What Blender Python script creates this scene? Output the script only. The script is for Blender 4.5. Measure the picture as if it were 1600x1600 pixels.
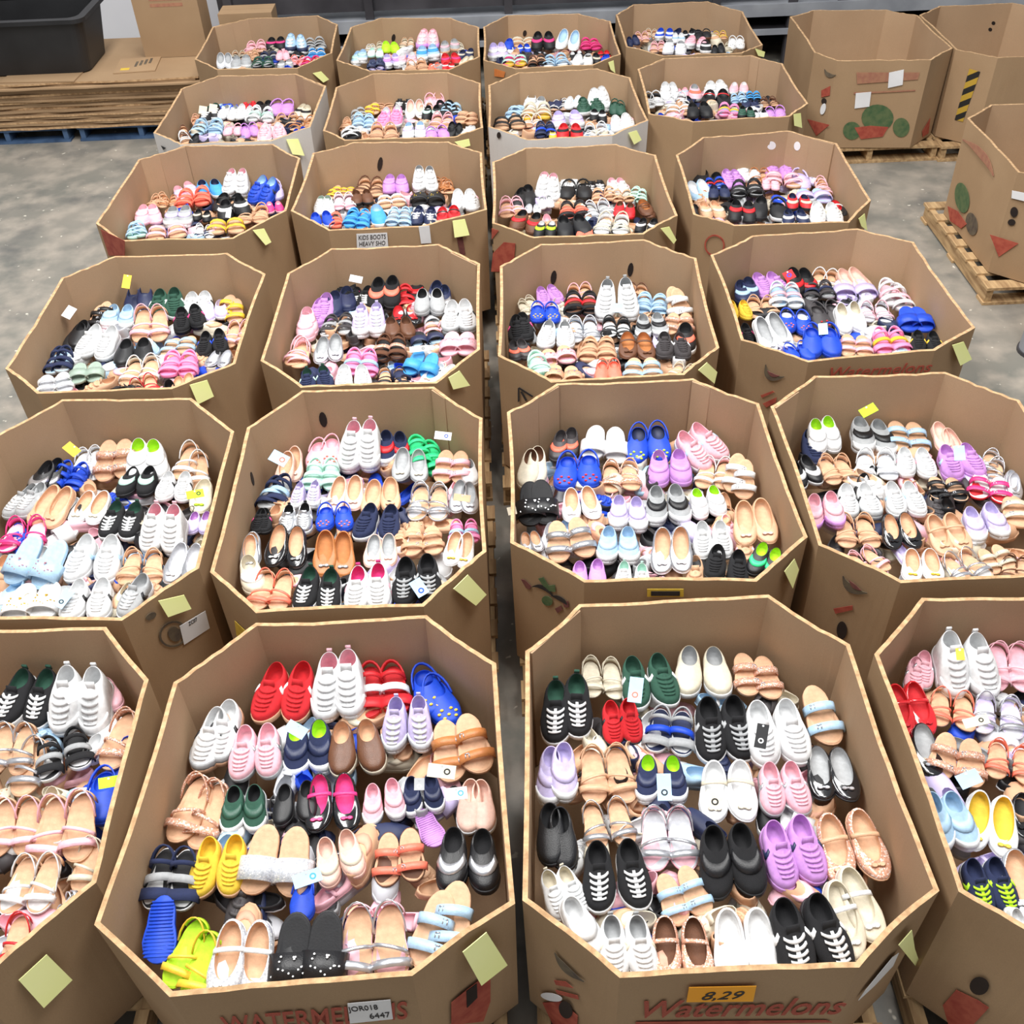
import bpy, math, random, re
import numpy as np
from mathutils import Vector, Matrix

for o in list(bpy.data.objects): bpy.data.objects.remove(o)
scene = bpy.context.scene
COL = scene.collection
PI = math.pi

# ------------------------------------------------------------------ camera
cam_d = bpy.data.cameras.new('camera'); cam = bpy.data.objects.new('camera', cam_d); COL.objects.link(cam)
PITCH, ROLL, CAM_Z = 0.73246, -0.04156, 3.2713
_r, _u, _f = Vector((1,0,0)), Vector((0, math.sin(PITCH), math.cos(PITCH))), Vector((0, math.cos(PITCH), -math.sin(PITCH)))
_r2 = _r*math.cos(ROLL) + _u*math.sin(ROLL); _u2 = _u*math.cos(ROLL) - _r*math.sin(ROLL)
cam.matrix_world = Matrix(((_r2.x,_u2.x,-_f.x,0),(_r2.y,_u2.y,-_f.y,0),(_r2.z,_u2.z,-_f.z,CAM_Z),(0,0,0,1)))
cam_d.sensor_width = 36; cam_d.lens = 36.0; cam_d.clip_end = 100; cam_d.clip_start = .05
scene.camera = cam
# ------------------------------------------------------------------ light
world = bpy.data.worlds.new('hall_light'); scene.world = world; world.use_nodes = True
world.node_tree.nodes['Background'].inputs['Color'].default_value = (0.93, 0.97, 1.0, 1)
world.node_tree.nodes['Background'].inputs['Strength'].default_value = 0.32
for i, (lx, ly, e) in enumerate(((-2.0,1.6,175),(1.8,1.6,165),(-2.2,4.3,220),(1.3,4.3,180),(-2.2,8.0,105),(1.0,8.0,48))):
    ld = bpy.data.lights.new('ceiling_lamp', 'AREA'); ld.shape = 'RECTANGLE'; ld.size = 1.3; ld.size_y = 2.4
    ld.energy = e; ld.color = (1.0, 0.985, 0.96)
    lo = bpy.data.objects.new('ceiling_lamp', ld); COL.objects.link(lo); lo.location = (lx, ly, 6.2)
scene.view_settings.view_transform = 'Standard'; scene.view_settings.look = 'None'
scene.view_settings.exposure = 0.25; scene.view_settings.gamma = 1.0; scene.view_settings.use_curve_mapping = False

# ------------------------------------------------------------------ helpers
def lin(c):
    return tuple(((x/255)/12.92 if x/255 <= .04045 else ((x/255+.055)/1.055)**2.4) for x in c)
def tag(o, label=None, cat=None, group=None, kind=None):
    if label: o['label'] = label
    if cat: o['category'] = cat
    if group: o['group'] = group
    if kind: o['kind'] = kind
    return o
def new_obj(name, mesh, parent=None, mats=None):
    o = bpy.data.objects.new(name, mesh); COL.objects.link(o)
    if parent is not None: o.parent = parent
    if mats:
        for m in mats: mesh.materials.append(m)
    return o
def empty(name, loc=(0,0,0), rz=0):
    o = bpy.data.objects.new(name, None); COL.objects.link(o); o.location = loc; o.rotation_euler = (0,0,rz); o.empty_display_size = .1
    return o
def mesh_of(name, V, F, smooth=False, mi=None):
    m = bpy.data.meshes.new(name); m.from_pydata([tuple(v) for v in V], [], [tuple(f) for f in F])
    if mi is not None: m.polygons.foreach_set('material_index', mi)
    if smooth: m.polygons.foreach_set('use_smooth', [True]*len(m.polygons))
    m.update(); return m
def box_vf(x0,x1,y0,y1,z0,z1,V=None,F=None):
    V = [] if V is None else V; F = [] if F is None else F; n = len(V)
    V += [(x0,y0,z0),(x1,y0,z0),(x1,y1,z0),(x0,y1,z0),(x0,y0,z1),(x1,y0,z1),(x1,y1,z1),(x0,y1,z1)]
    F += [(n,n+3,n+2,n+1),(n+4,n+5,n+6,n+7),(n,n+1,n+5,n+4),(n+1,n+2,n+6,n+5),(n+2,n+3,n+7,n+6),(n+3,n,n+4,n+7)]
    return V, F
def box(name, x0,x1,y0,y1,z0,z1, mat, parent=None, bev=0):
    V, F = box_vf(x0,x1,y0,y1,z0,z1); o = new_obj(name, mesh_of(name, V, F), parent, [mat])
    if bev:
        b = o.modifiers.new('bevel','BEVEL'); b.width = bev; b.segments = 2
    return o

# ------------------------------------------------------------------ materials
def nodes(name):
    m = bpy.data.materials.new(name); m.use_nodes = True; nt = m.node_tree
    return m, nt, nt.nodes['Principled BSDF']
def N(nt, t, **kw):
    n = nt.nodes.new(t)
    for k, v in kw.items(): setattr(n, k, v)
    return n
def mixrgb(nt, fac, a, b, mode='MIX'):
    n = N(nt, 'ShaderNodeMix', data_type='RGBA', blend_type=mode)
    for sock, v in ((0, fac), (6, a), (7, b)):
        if hasattr(v, 'is_linked') or hasattr(v, 'links'): nt.links.new(v, n.inputs[sock])
        else: n.inputs[sock].default_value = v if sock == 0 else (*v[:3], 1)
    return n.outputs[2]
def noise_mat(name, c1, c2, scale=8, rough=.8, bump=.0, bscale=60, metallic=0, coords='Object', detail=4, contrast=(.35,.65), stretch=None):
    m, nt, p = nodes(name); tc = N(nt, 'ShaderNodeTexCoord')
    src = tc.outputs[coords]
    if stretch:
        mp = N(nt, 'ShaderNodeMapping'); mp.inputs['Scale'].default_value = stretch; nt.links.new(src, mp.inputs[0]); src = mp.outputs[0]
    n = N(nt, 'ShaderNodeTexNoise'); n.inputs['Scale'].default_value = scale; n.inputs['Detail'].default_value = detail
    nt.links.new(src, n.inputs['Vector'])
    r = N(nt, 'ShaderNodeMapRange'); r.inputs[1].default_value, r.inputs[2].default_value = contrast
    nt.links.new(n.outputs['Fac'], r.inputs[0])
    nt.links.new(mixrgb(nt, r.outputs[0], lin(c1), lin(c2)), p.inputs['Base Color'])
    p.inputs['Roughness'].default_value = rough; p.inputs['Metallic'].default_value = metallic
    if bump:
        b = N(nt, 'ShaderNodeBump'); b.inputs['Strength'].default_value = bump; b.inputs['Distance'].default_value = .004
        n2 = N(nt, 'ShaderNodeTexNoise'); n2.inputs['Scale'].default_value = bscale; nt.links.new(src, n2.inputs['Vector'])
        nt.links.new(n2.outputs['Fac'], b.inputs['Height']); nt.links.new(b.outputs[0], p.inputs['Normal'])
    return m
M = {}
def cardboard(name, c1, c2):
    m, nt, p = nodes(name); tc = N(nt, 'ShaderNodeTexCoord'); oi = N(nt, 'ShaderNodeObjectInfo')
    n = N(nt, 'ShaderNodeTexNoise'); n.inputs['Scale'].default_value = 2.3; n.inputs['Detail'].default_value = 5; nt.links.new(tc.outputs['Object'], n.inputs['Vector'])
    r = N(nt, 'ShaderNodeMapRange'); r.inputs[1].default_value = .3; r.inputs[2].default_value = .7; nt.links.new(n.outputs['Fac'], r.inputs[0])
    c = mixrgb(nt, r.outputs[0], lin(c1), lin(c2))
    n3 = N(nt, 'ShaderNodeTexNoise'); n3.inputs['Scale'].default_value = 260; nt.links.new(tc.outputs['Object'], n3.inputs['Vector'])
    r3 = N(nt, 'ShaderNodeMapRange'); r3.inputs[3].default_value = .88; r3.inputs[4].default_value = 1.1; nt.links.new(n3.outputs['Fac'], r3.inputs[0])
    rr = N(nt, 'ShaderNodeMapRange'); rr.inputs[3].default_value = .93; rr.inputs[4].default_value = 1.07; nt.links.new(oi.outputs['Random'], rr.inputs[0])
    mu = N(nt, 'ShaderNodeMath', operation='MULTIPLY'); nt.links.new(r3.outputs[0], mu.inputs[0]); nt.links.new(rr.outputs[0], mu.inputs[1])
    cc = N(nt, 'ShaderNodeCombineColor')
    for k in range(3): nt.links.new(mu.outputs[0], cc.inputs[k])
    nt.links.new(mixrgb(nt, 1.0, c, cc.outputs[0], 'MULTIPLY'), p.inputs['Base Color'])
    p.inputs['Roughness'].default_value = .82; p.inputs['Specular IOR Level'].default_value = .25
    mp = N(nt, 'ShaderNodeMapping'); mp.inputs['Scale'].default_value = (90, 90, 2); nt.links.new(tc.outputs['Object'], mp.inputs[0])
    n2 = N(nt, 'ShaderNodeTexNoise'); n2.inputs['Scale'].default_value = 1; nt.links.new(mp.outputs[0], n2.inputs['Vector'])
    b = N(nt, 'ShaderNodeBump'); b.inputs['Strength'].default_value = .12; b.inputs['Distance'].default_value = .002
    nt.links.new(n2.outputs['Fac'], b.inputs['Height']); nt.links.new(b.outputs[0], p.inputs['Normal'])
    return m
M['card'] = cardboard('cardboard_inside', (167,138,109), (178,149,119))
M['cardout'] = cardboard('cardboard_outside', (159,130,99), (171,142,110))
M['cardwhite'] = cardboard('white_faced_cardboard', (205,200,196), (220,216,212))
M['rim'] = noise_mat('corrugated_edge', (166,131,94), (204,168,126), 40, .85, .5, 130, contrast=(.35,.65))
def concrete():
    m, nt, p = nodes('concrete'); tc = N(nt, 'ShaderNodeTexCoord')
    def nz(scale, d, lo, hi):
        n = N(nt, 'ShaderNodeTexNoise'); n.inputs['Scale'].default_value = scale; n.inputs['Detail'].default_value = d; nt.links.new(tc.outputs['Object'], n.inputs['Vector'])
        r = N(nt, 'ShaderNodeMapRange'); r.inputs[1].default_value = lo; r.inputs[2].default_value = hi; nt.links.new(n.outputs['Fac'], r.inputs[0]); return r.outputs[0]
    c = mixrgb(nt, nz(.9, 6, .32, .68), lin((106,108,102)), lin((146,139,129)))
    c = mixrgb(nt, nz(5, 8, .42, .72), c, lin((168,158,146)))
    c = mixrgb(nt, nz(3.1, 5, .52, .75), c, lin((98,98,95)))
    c = mixrgb(nt, nz(17, 2, .70, .74), c, lin((206,200,186)))
    nt.links.new(c, p.inputs['Base Color']); p.inputs['Roughness'].default_value = .5
    return m
M['floor'] = concrete()
M['wall'] = noise_mat('painted_wall', (214,214,220), (224,224,228), 1, .7)
M['wood'] = noise_mat('pallet_wood', (150,118,82), (196,164,120), 5, .8, .3, 40, stretch=(8,1,8))
M['bluewood'] = noise_mat('blue_pallet_paint', (42,66,98), (70,96,130), 6, .7, .2)
M['tote'] = noise_mat('black_plastic', (26,26,28), (36,36,38), 3, .5)
M['rackdark'] = noise_mat('dark_steel', (52,50,54), (70,68,72), 3, .5)
M['rackgrey'] = noise_mat('grey_steel', (140,143,150), (165,168,174), 3, .45)
M['gap'] = noise_mat('rack_gap_shade', (30,29,30), (42,40,41), 3, .9)  # dark colour of the sheet paints the shade in the rack's gaps
M['hole_shade'] = noise_mat('painted_slot_shade', (30,20,16), (44,30,22), 6, .95)  # dark plates on the board paint the shade inside uncut hand holes
M['note'] = noise_mat('yellow_note_paper', (240,244,158), (246,248,176), 4, .75)
M['paper'] = noise_mat('white_paper', (224,224,226), (236,236,238), 5, .7)
M['orange'] = noise_mat('orange_paper', (250,168,20), (255,182,40), 4, .65)
M['ink'] = noise_mat('black_ink', (34,32,34), (50,46,46), 20, .7)
for k, a, b in (('redprint',(150,58,46),(172,84,64)),('faintred',(156,102,84),(170,122,94)),('maroonprint',(92,48,52),(120,72,66)),('darkprint',(78,66,58),(104,92,74)),
                ('greenprint',(62,92,58),(92,108,70)),('yellowprint',(206,170,50),(220,188,70)),('orangeprint',(196,110,50),(206,124,62))):
    M[k] = noise_mat(k.replace('print',' printed ink').replace(' ','_'), a, b, 26, .8, contrast=(.3,.6))
def hazard():
    m, nt, p = nodes('hazard_stripes'); tc = N(nt, 'ShaderNodeTexCoord'); mp = N(nt, 'ShaderNodeMapping'); mp.inputs['Rotation'].default_value = (0, .75, 0)
    nt.links.new(tc.outputs['Object'], mp.inputs[0])
    w = N(nt, 'ShaderNodeTexWave', wave_type='BANDS', bands_direction='Z'); w.inputs['Scale'].default_value = 4.6; nt.links.new(mp.outputs[0], w.inputs['Vector'])
    r = N(nt, 'ShaderNodeMath', operation='GREATER_THAN'); r.inputs[1].default_value = .5; nt.links.new(w.outputs['Fac'], r.inputs[0])
    nt.links.new(mixrgb(nt, r.outputs[0], lin((30,28,26)), lin((186,150,50))), p.inputs['Base Color']); p.inputs['Roughness'].default_value = .7
    return m
M['hazard'] = hazard()
# shoe materials: the colour of the single part comes from the object itself
def shoe_mat(name, rough, metallic=0, coat=0, bump=0, bscale=200, kind='obj', sparkle=0):
    m, nt, p = nodes(name); tc = N(nt, 'ShaderNodeTexCoord')
    if kind == 'obj': src = N(nt, 'ShaderNodeObjectInfo').outputs['Color']
    else:
        a = N(nt, 'ShaderNodeAttribute'); a.attribute_name = 'tint'; src = a.outputs['Color']
    n = N(nt, 'ShaderNodeTexNoise'); n.inputs['Scale'].default_value = 14; n.inputs['Detail'].default_value = 5; nt.links.new(tc.outputs['Object'], n.inputs['Vector'])
    r = N(nt, 'ShaderNodeMapRange'); r.inputs[1].default_value = .3; r.inputs[2].default_value = .7; r.inputs[3].default_value = .86; r.inputs[4].default_value = 1.06
    nt.links.new(n.outputs['Fac'], r.inputs[0]); cc = N(nt, 'ShaderNodeCombineColor')
    for k in range(3): nt.links.new(r.outputs[0], cc.inputs[k])
    c = mixrgb(nt, 1.0, src, cc.outputs[0], 'MULTIPLY')
    if sparkle:
        v = N(nt, 'ShaderNodeTexVoronoi'); v.inputs['Scale'].default_value = 60; nt.links.new(tc.outputs['Object'], v.inputs['Vector'])
        s = N(nt, 'ShaderNodeSeparateColor'); nt.links.new(v.outputs['Color'], s.inputs[0])
        g = N(nt, 'ShaderNodeMapRange'); g.inputs[1].default_value = .72; g.inputs[2].default_value = .95; g.inputs[4].default_value = .8; nt.links.new(s.outputs[0], g.inputs[0])
        c = mixrgb(nt, g.outputs[0], c, (1,.97,.93)); nt.links.new(s.outputs[1], p.inputs['Roughness'])
    else: p.inputs['Roughness'].default_value = rough
    nt.links.new(c, p.inputs['Base Color']); p.inputs['Metallic'].default_value = metallic
    p.inputs['Coat Weight'].default_value = coat; p.inputs['Coat Roughness'].default_value = .08
    if bump:
        b = N(nt, 'ShaderNodeBump'); b.inputs['Strength'].default_value = bump; b.inputs['Distance'].default_value = .01
        n2 = N(nt, 'ShaderNodeTexNoise'); n2.inputs['Scale'].default_value = bscale; nt.links.new(tc.outputs['Object'], n2.inputs['Vector'])
        nt.links.new(n2.outputs['Fac'], b.inputs['Height']); nt.links.new(b.outputs[0], p.inputs['Normal'])
    return m
SM = {'fabric': shoe_mat('woven_fabric', .9, bump=.35, bscale=160), 'leather': shoe_mat('soft_leather', .42, bump=.12, bscale=60), 'rubber': shoe_mat('moulded_rubber', .55),
      'patent': shoe_mat('patent_leather', .14, coat=.8), 'metal': shoe_mat('metallic_leather', .28, metallic=.75), 'glitter': shoe_mat('glitter', .4, metallic=.35, sparkle=1),
      'footbed': shoe_mat('padded_footbed', .75, bump=.1, bscale=40), 'mixed': shoe_mat('shoe_materials', .6, kind='attr')}
PAL = {'W':(228,229,230),'C':(214,205,184),'a':(232,192,176),'m':(244,146,192),'K':(26,26,29),'X':(66,62,64),'Q':(168,170,172),'N':(36,45,80),'B':(24,72,200),'Z':(70,162,228),'I':(172,204,230),
       'L':(204,192,232),'H':(202,146,216),'P':(242,188,200),'M':(226,60,132),'R':(208,36,44),'O':(246,122,98),'Y':(238,198,62),'V':(186,236,44),'J':(52,216,140),
       'E':(46,86,70),'F':(190,228,214),'A':(156,174,160),'T':(216,171,136),'D':(186,118,66),'U':(104,66,44),'G':(218,164,138),'S':(206,208,214)}
CNAME = {'a':'blush','m':'bubblegum pink','W':'white','C':'cream','K':'black','X':'charcoal','Q':'grey','N':'navy','B':'royal blue','Z':'sky blue','I':'pale blue','L':'lavender','H':'orchid purple','P':'pale pink','M':'hot pink','R':'red',
         'O':'coral','Y':'yellow','V':'neon lime','J':'bright green','E':'dark green','F':'mint','A':'sage','T':'tan','D':'caramel','U':'brown','G':'rose-gold','S':'silver'}

# ------------------------------------------------------------------ room
box('floor', -9, 9, -3, 12, -.05, 0, M['floor'])['kind'] = 'structure'
wb = box('wall_back', -9, 9, 10.6, 10.75, 0, 3.2, M['wall']); wb['kind'] = 'structure'

# ------------------------------------------------------------------ bins
RIM, BASE, TH = .75, .125, .014
HW, HD, CHX, CHY = .51*.985, .6039*.985, .2227*.985, .2054*.985
BINS = {
'A1':((-1.662,1.731),0.000,[(-1.950,2.335),(-1.365,2.316),(-1.169,2.084),(-1.147,1.398),(-1.375,1.127),(-1.950,1.127),(-2.172,1.333),(-2.172,2.130)]),
'A2':((-0.581,1.693),0.008,[(-0.865,2.307),(-0.297,2.309),(-0.070,2.092),(-0.034,1.291),(-0.292,1.116),(-0.883,1.089),(-1.120,1.281),(-1.087,2.069)]),
'A3':((0.521,1.697),-0.019,[(0.211,2.330),(0.846,2.338),(1.055,2.108),(1.059,1.278),(0.800,1.091),(0.215,1.090),(-0.015,1.299),(0.024,2.137)]),
'A4':((1.624,1.668),-0.010,[(1.344,2.295),(1.917,2.269),(2.138,2.061),(2.131,1.265),(1.906,1.061),(1.331,1.067),(1.107,1.274),(1.120,2.065)]),
'B1':((-1.623,2.988),0.000,[(-1.910,3.646),(-1.348,3.616),(-1.122,3.367),(-1.108,2.576),(-1.320,2.341),(-1.910,2.384),(-2.133,2.590),(-2.133,3.387)]),
'B2':((-0.589,2.982),0.000,[(-0.878,3.639),(-0.312,3.626),(-0.105,3.388),(-0.096,2.600),(-0.309,2.348),(-0.872,2.350),(-1.065,2.554),(-1.073,3.390)]),
'B3':((0.516,3.010),0.002,[(0.214,3.612),(0.796,3.608),(1.036,3.410),(1.042,2.606),(0.818,2.399),(0.236,2.429),(-0.011,2.640),(-0.004,3.421)]),
'B4':((1.583,2.969),-0.001,[(1.308,3.590),(1.862,3.578),(2.090,3.358),(2.093,2.571),(1.870,2.365),(1.296,2.365),(1.069,2.562),(1.078,3.385)]),
'C1':((-1.719,4.286),-0.019,[(-2.017,4.932),(-1.428,4.916),(-1.191,4.673),(-1.203,3.868),(-1.449,3.689),(-2.034,3.697),(-2.243,3.905),(-2.235,4.722)]),
'C2':((-0.601,4.291),0.001,[(-0.887,4.918),(-0.322,4.917),(-0.109,4.687),(-0.113,3.900),(-0.301,3.649),(-0.886,3.658),(-1.094,3.881),(-1.081,4.671)]),
'C3':((0.474,4.255),-0.004,[(0.204,4.871),(0.745,4.873),(0.979,4.654),(0.948,3.835),(0.762,3.635),(0.190,3.619),(-0.034,3.842),(-0.010,4.652)]),
'C4':((1.581,4.302),0.009,[(1.302,4.866),(1.857,4.895),(2.096,4.726),(2.111,3.910),(1.873,3.740),(1.308,3.692),(1.054,3.885),(1.054,4.681)]),
'D1':((-1.694,5.707),-0.032,[(-1.955,6.366),(-1.393,6.328),(-1.195,6.092),(-1.182,5.382),(-1.423,5.071),(-2.036,5.096),(-2.226,5.324),(-2.199,6.175)]),
'D2':((-0.620,5.708),-0.048,[(-0.889,6.305),(-0.297,6.253),(-0.091,6.066),(-0.068,5.292),(-0.424,5.117),(-0.920,5.117),(-1.158,5.377),(-1.128,6.163)]),
'D3':((0.458,5.547),0.007,[(0.170,6.107),(0.727,6.108),(0.944,5.924),(0.955,5.125),(0.749,4.929),(0.173,4.938),(-0.042,5.125),(-0.031,5.921)]),
'D4':((1.543,5.602),0.006,[(1.261,6.160),(1.797,6.203),(2.037,5.982),(2.018,5.211),(1.832,4.963),(1.230,4.980),(1.039,5.132),(1.060,5.912)]),
'E1':((-1.695,6.982),-0.011,[(-1.980,7.613),(-1.413,7.585),(-1.169,7.315),(-1.190,6.578),(-1.414,6.375),(-1.989,6.382),(-2.204,6.590),(-2.194,7.372)]),
'E2':((-0.594,6.880),-0.007,[(-0.860,7.522),(-0.323,7.484),(-0.093,7.242),(-0.081,6.449),(-0.257,6.314),(-0.953,6.337),(-1.103,6.505),(-1.099,7.273)]),
'E3':((0.456,6.869),0.005,[(0.174,7.423),(0.733,7.434),(0.940,7.231),(0.966,6.457),(0.716,6.237),(0.190,6.223),(-0.049,6.461),(-0.041,7.197)]),
'E4':((1.519,6.976),0.000,[(1.215,7.588),(1.845,7.578),(2.026,7.383),(2.021,6.623),(1.855,6.424),(1.240,6.396),(0.979,6.563),(1.008,7.388)]),
'F1':((-1.712,8.347),-0.002,[(-1.981,8.933),(-1.409,8.940),(-1.222,8.683),(-1.197,7.997),(-1.416,7.692),(-2.008,7.736),(-2.220,7.981),(-2.233,8.752)]),
'F2':((-0.608,8.158),-0.010,[(-0.888,8.806),(-0.321,8.730),(-0.099,8.462),(-0.095,7.783),(-0.315,7.527),(-0.891,7.570),(-1.150,7.829),(-1.115,8.593)]),
'F3':((0.426,8.126),0.010,[(0.124,8.733),(0.695,8.706),(0.928,8.479),(0.925,7.706),(0.708,7.503),(0.153,7.491),(-0.072,7.705),(-0.067,8.467)]),
'F4':((1.479,8.231),0.023,[(1.149,8.881),(1.756,8.884),(1.982,8.581),(1.971,7.785),(1.791,7.626),(1.216,7.629),(0.980,7.867),(0.983,8.634)]),
'G':((2.776,7.947),0.000,[(2.522,8.540),(3.082,8.480),(3.272,8.308),(3.278,7.550),(3.048,7.324),(2.410,7.386),(2.294,7.577),(2.310,8.406)]),
'I':((3.795,7.915),0.000,[(3.508,8.519),(4.082,8.519),(4.305,8.314),(4.305,7.517),(4.082,7.311),(3.508,7.311),(3.285,7.517),(3.285,8.314)]),
'H':((3.434,5.881),0.000,[(3.147,6.485),(3.721,6.485),(3.944,6.279),(3.944,5.482),(3.721,5.277),(3.147,5.277),(2.924,5.482),(2.924,6.279)]),
'J':((3.624,4.661),0.000,[(3.337,5.265),(3.911,5.265),(4.134,5.059),(4.134,4.262),(3.911,4.057),(3.337,4.057),(3.114,4.262),(3.114,5.059)]),
}
LOCB = [(-HW+CHX,HD),(HW-CHX,HD),(HW,HD-CHY),(HW,-HD+CHY),(HW-CHX,-HD),(-HW+CHX,-HD),(-HW,-HD+CHY),(-HW,HD-CHY)]
rng = random.Random(4)
ROWN = {'A':'nearest row','B':'second row','C':'third row','D':'fourth row','E':'fifth row','F':'farthest row'}
COLN = {'1':'leftmost bin','2':'second bin','3':'third bin','4':'rightmost bin'}
BINL = {'A1':'open octagonal cardboard bin cut by the left edge of the nearest row','A2':'open octagonal cardboard bin with the JOR018 label in the nearest row','A3':'open octagonal cardboard bin with the orange 8,29 label','A4':'open octagonal cardboard bin at the right end of the nearest row',
 'B1':'open cardboard bin with round dark seal and white label, second row','B2':'open cardboard bin with hand slot in its back wall, second row','B3':'open cardboard bin with dark logo above the 8,29 bin','B4':'open cardboard bin with melon slice print, right end of second row',
 'C1':'open cardboard bin at the left end of the third row','C2':'open cardboard bin of the third row in front of the handwritten sign','C3':'open cardboard bin with two dark hand slots in back wall, third row','C4':'open cardboard bin with melon slice print, right end of third row',
 'D1':'open cardboard bin with red side print, left end of fourth row','D2':'open cardboard bin with handwritten white paper sign','D3':'open cardboard bin with dark red side print, fourth row','D4':'open cardboard bin with red ring print and two round white stickers',
 'E1':'open white-faced cardboard bin at the left end of the fifth row','E2':'open brown cardboard bin second in the fifth row','E3':'open white-faced cardboard bin third in the fifth row','E4':'open brown cardboard bin at the right end of the fifth row',
 'F1':'open cardboard bin at the left end of the farthest row','F2':'open cardboard bin second in the farthest row','F3':'open cardboard bin with orange side patch, third in farthest row','F4':'open cardboard bin at the right end of the farthest row',
 'G':'empty cardboard bin printed with green melons and two white labels','I':'empty cardboard bin with yellow and black hazard stripes','H':'empty cardboard bin on a pallet with a red arrow print by the aisle','J':'cardboard bin in front of the aisle bin, mostly out of view'}
bin_obj = {}
def base_poly(n):
    (cx, cy), yaw, poly = BINS[n]; c, s = math.cos(yaw), math.sin(yaw)
    return [(cx+(x-cx)*.985, cy+(y-cy)*.985) for x, y in poly]
def inset(poly, d):
    k = len(poly); out = []
    for i in range(k):
        p0, p1, p2 = (Vector(poly[(i+j) % k]) for j in (-1,0,1))
        e1, e2 = (p1-p0).normalized(), (p2-p1).normalized()
        n1, n2 = Vector((e1.y,-e1.x)), Vector((e2.y,-e2.x))     # clockwise order -> inward normal is to the right
        m = (n1+n2).normalized(); out.append(tuple(p1 + m*(d/max(.4, m.dot(n1)))))
    return out
def build_bin(n):
    (cx, cy), yaw, poly = BINS[n]; bp = base_poly(n); ri, bi = inset(poly, TH), inset(bp, TH)
    root = empty('cardboard_bin', (cx, cy, BASE-.005)); bin_obj[n] = root
    tag(root, BINL[n], 'cardboard bin', 'octagonal cardboard bins on pallets')
    o0 = Vector((cx, cy, BASE-.005))
    outer = M['cardwhite'] if n in ('E1','E3') else M['cardout']
    K = 9
    for i in range(8):
        j = (i+1) % 8; V = []; F = []; mi = []
        dz = [0]+[rng.uniform(-.004,.003) for _ in range(K-1)]+[0]; bow = rng.uniform(-.009,-.001)
        for k in range(K+1):
            t = k/K
            for top, (P, Q) in ((1,(poly,poly)),(0,(bp,bp)),(1,(ri,ri)),(0,(bi,bi))):
                a, b = Vector(P[i]), Vector(Q[j]); p = a.lerp(b, t)
                nn = Vector((-(b-a).y, (b-a).x)).normalized()*bow*math.sin(PI*t)*(1 if top else 0)
                V.append(Vector((p.x+nn.x, p.y+nn.y, RIM+dz[k] if top else BASE)) - o0)
        for k in range(K):
            a, b = 4*k, 4*k+4
            F += [(a,b,b+1,a+1),(a+2,a+3,b+3,b+2),(a,a+2,b+2,b),(a+1,b+1,b+3,a+3)]; mi += [1,0,2,0]
        F += [(0,1,3,2),(4*K,4*K+2,4*K+3,4*K+1)]; mi += [2,2]
        new_obj('side_panel', mesh_of('side_panel', V, F, mi=mi), root, [M['card'], outer, M['rim']])
    new_obj('bottom_panel', mesh_of('bottom_panel', [(x-cx,y-cy,z) for z in (.001,.009) for x,y in bi], [tuple(range(8,16)), tuple(range(7,-1,-1))]+[(i,(i+1)%8,8+(i+1)%8,8+i) for i in range(8)]), root, [M['card']])
    return root
def flap(n, i, t0, t1):
    (cx, cy), yaw, poly = BINS[n]; root = bin_obj[n]; bp = base_poly(n); o0 = root.location; V = []
    r1, r2, b1, b2 = inset(poly, TH+.001), inset(poly, TH+.008), inset(bp, TH+.001), inset(bp, TH+.008)
    for P, z in ((r1,RIM-.003),(r2,RIM-.003),(b1,BASE+.01),(b2,BASE+.01)):
        for t in (t0, t1):
            p = Vector(P[i]).lerp(Vector(P[(i+1)%8]), t); V.append(Vector((p.x,p.y,z))-o0)
    new_obj('inner_flap', mesh_of('inner_flap', V, [(0,1,3,2),(2,3,7,6),(0,4,5,1),(0,2,6,4),(1,5,7,3),(4,6,7,5)]), root, [M['card']])
for n in BINS: build_bin(n)
for n, i, a, b in (('B2',1,0,.3),('B3',1,0,.3),('B3',7,.55,1),('B4',7,0,.55),('E4',1,0,.3),('D1',7,.4,1),('E4',7,.45,1),('D4',1,.5,1),('A3',7,.0,.96),('F1',7,0,.5),('E1',1,.3,1),('C2',1,.35,1)): flap(n,i,a,b)

# ------------------------------------------------------------------ pallets
PM = {}
for k, (x, y, z) in {'deck':(.51,.045,.009),'deadboard':(.51,.05,.009),'stringer':(.02,.56,.045)}.items():
    V, F = box_vf(-x,x,-y,y,-z,z); PM[k] = mesh_of(k+'_board', V, F); PM[k].materials.append(M['wood'])
PMB = {k: v.copy() for k, v in PM.items()}
for v in PMB.values(): v.materials[0] = M['bluewood']
def pallet(x, y, label, yaw=0, meshes=PM, group='wooden pallets under the bins'):
    r = empty('wooden_pallet', (x, y, 0), yaw); tag(r, label, 'pallet', group)
    for k in range(7): new_obj('deck_board', meshes['deck'], r).location = (0, -.53+k*.1767, .109)
    for k in (-1,0,1):
        new_obj('stringer', meshes['stringer'], r).location = (k*.48, 0, .0555+.0045)
        new_obj('bottom_board', meshes['deadboard'], r).location = (0, k*.52, .0095)
    return r
for n in BINS:
    (cx, cy), yaw, _ = BINS[n]
    if n in 'GIHJ': lab = {'G':'bare wooden pallet under the melon-print empty bin','I':'bare wooden pallet under the hazard-striped bin','H':'bare wooden pallet jutting into the aisle under the red arrow bin','J':'bare wooden pallet at the right picture edge by the grey post'}[n]
    else: lab = 'wooden pallet under the %s of the %s' % (COLN[n[1]], ROWN[n[0]])
    pallet(cx - (.06 if n == 'H' else 0), cy, lab, yaw)

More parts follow.
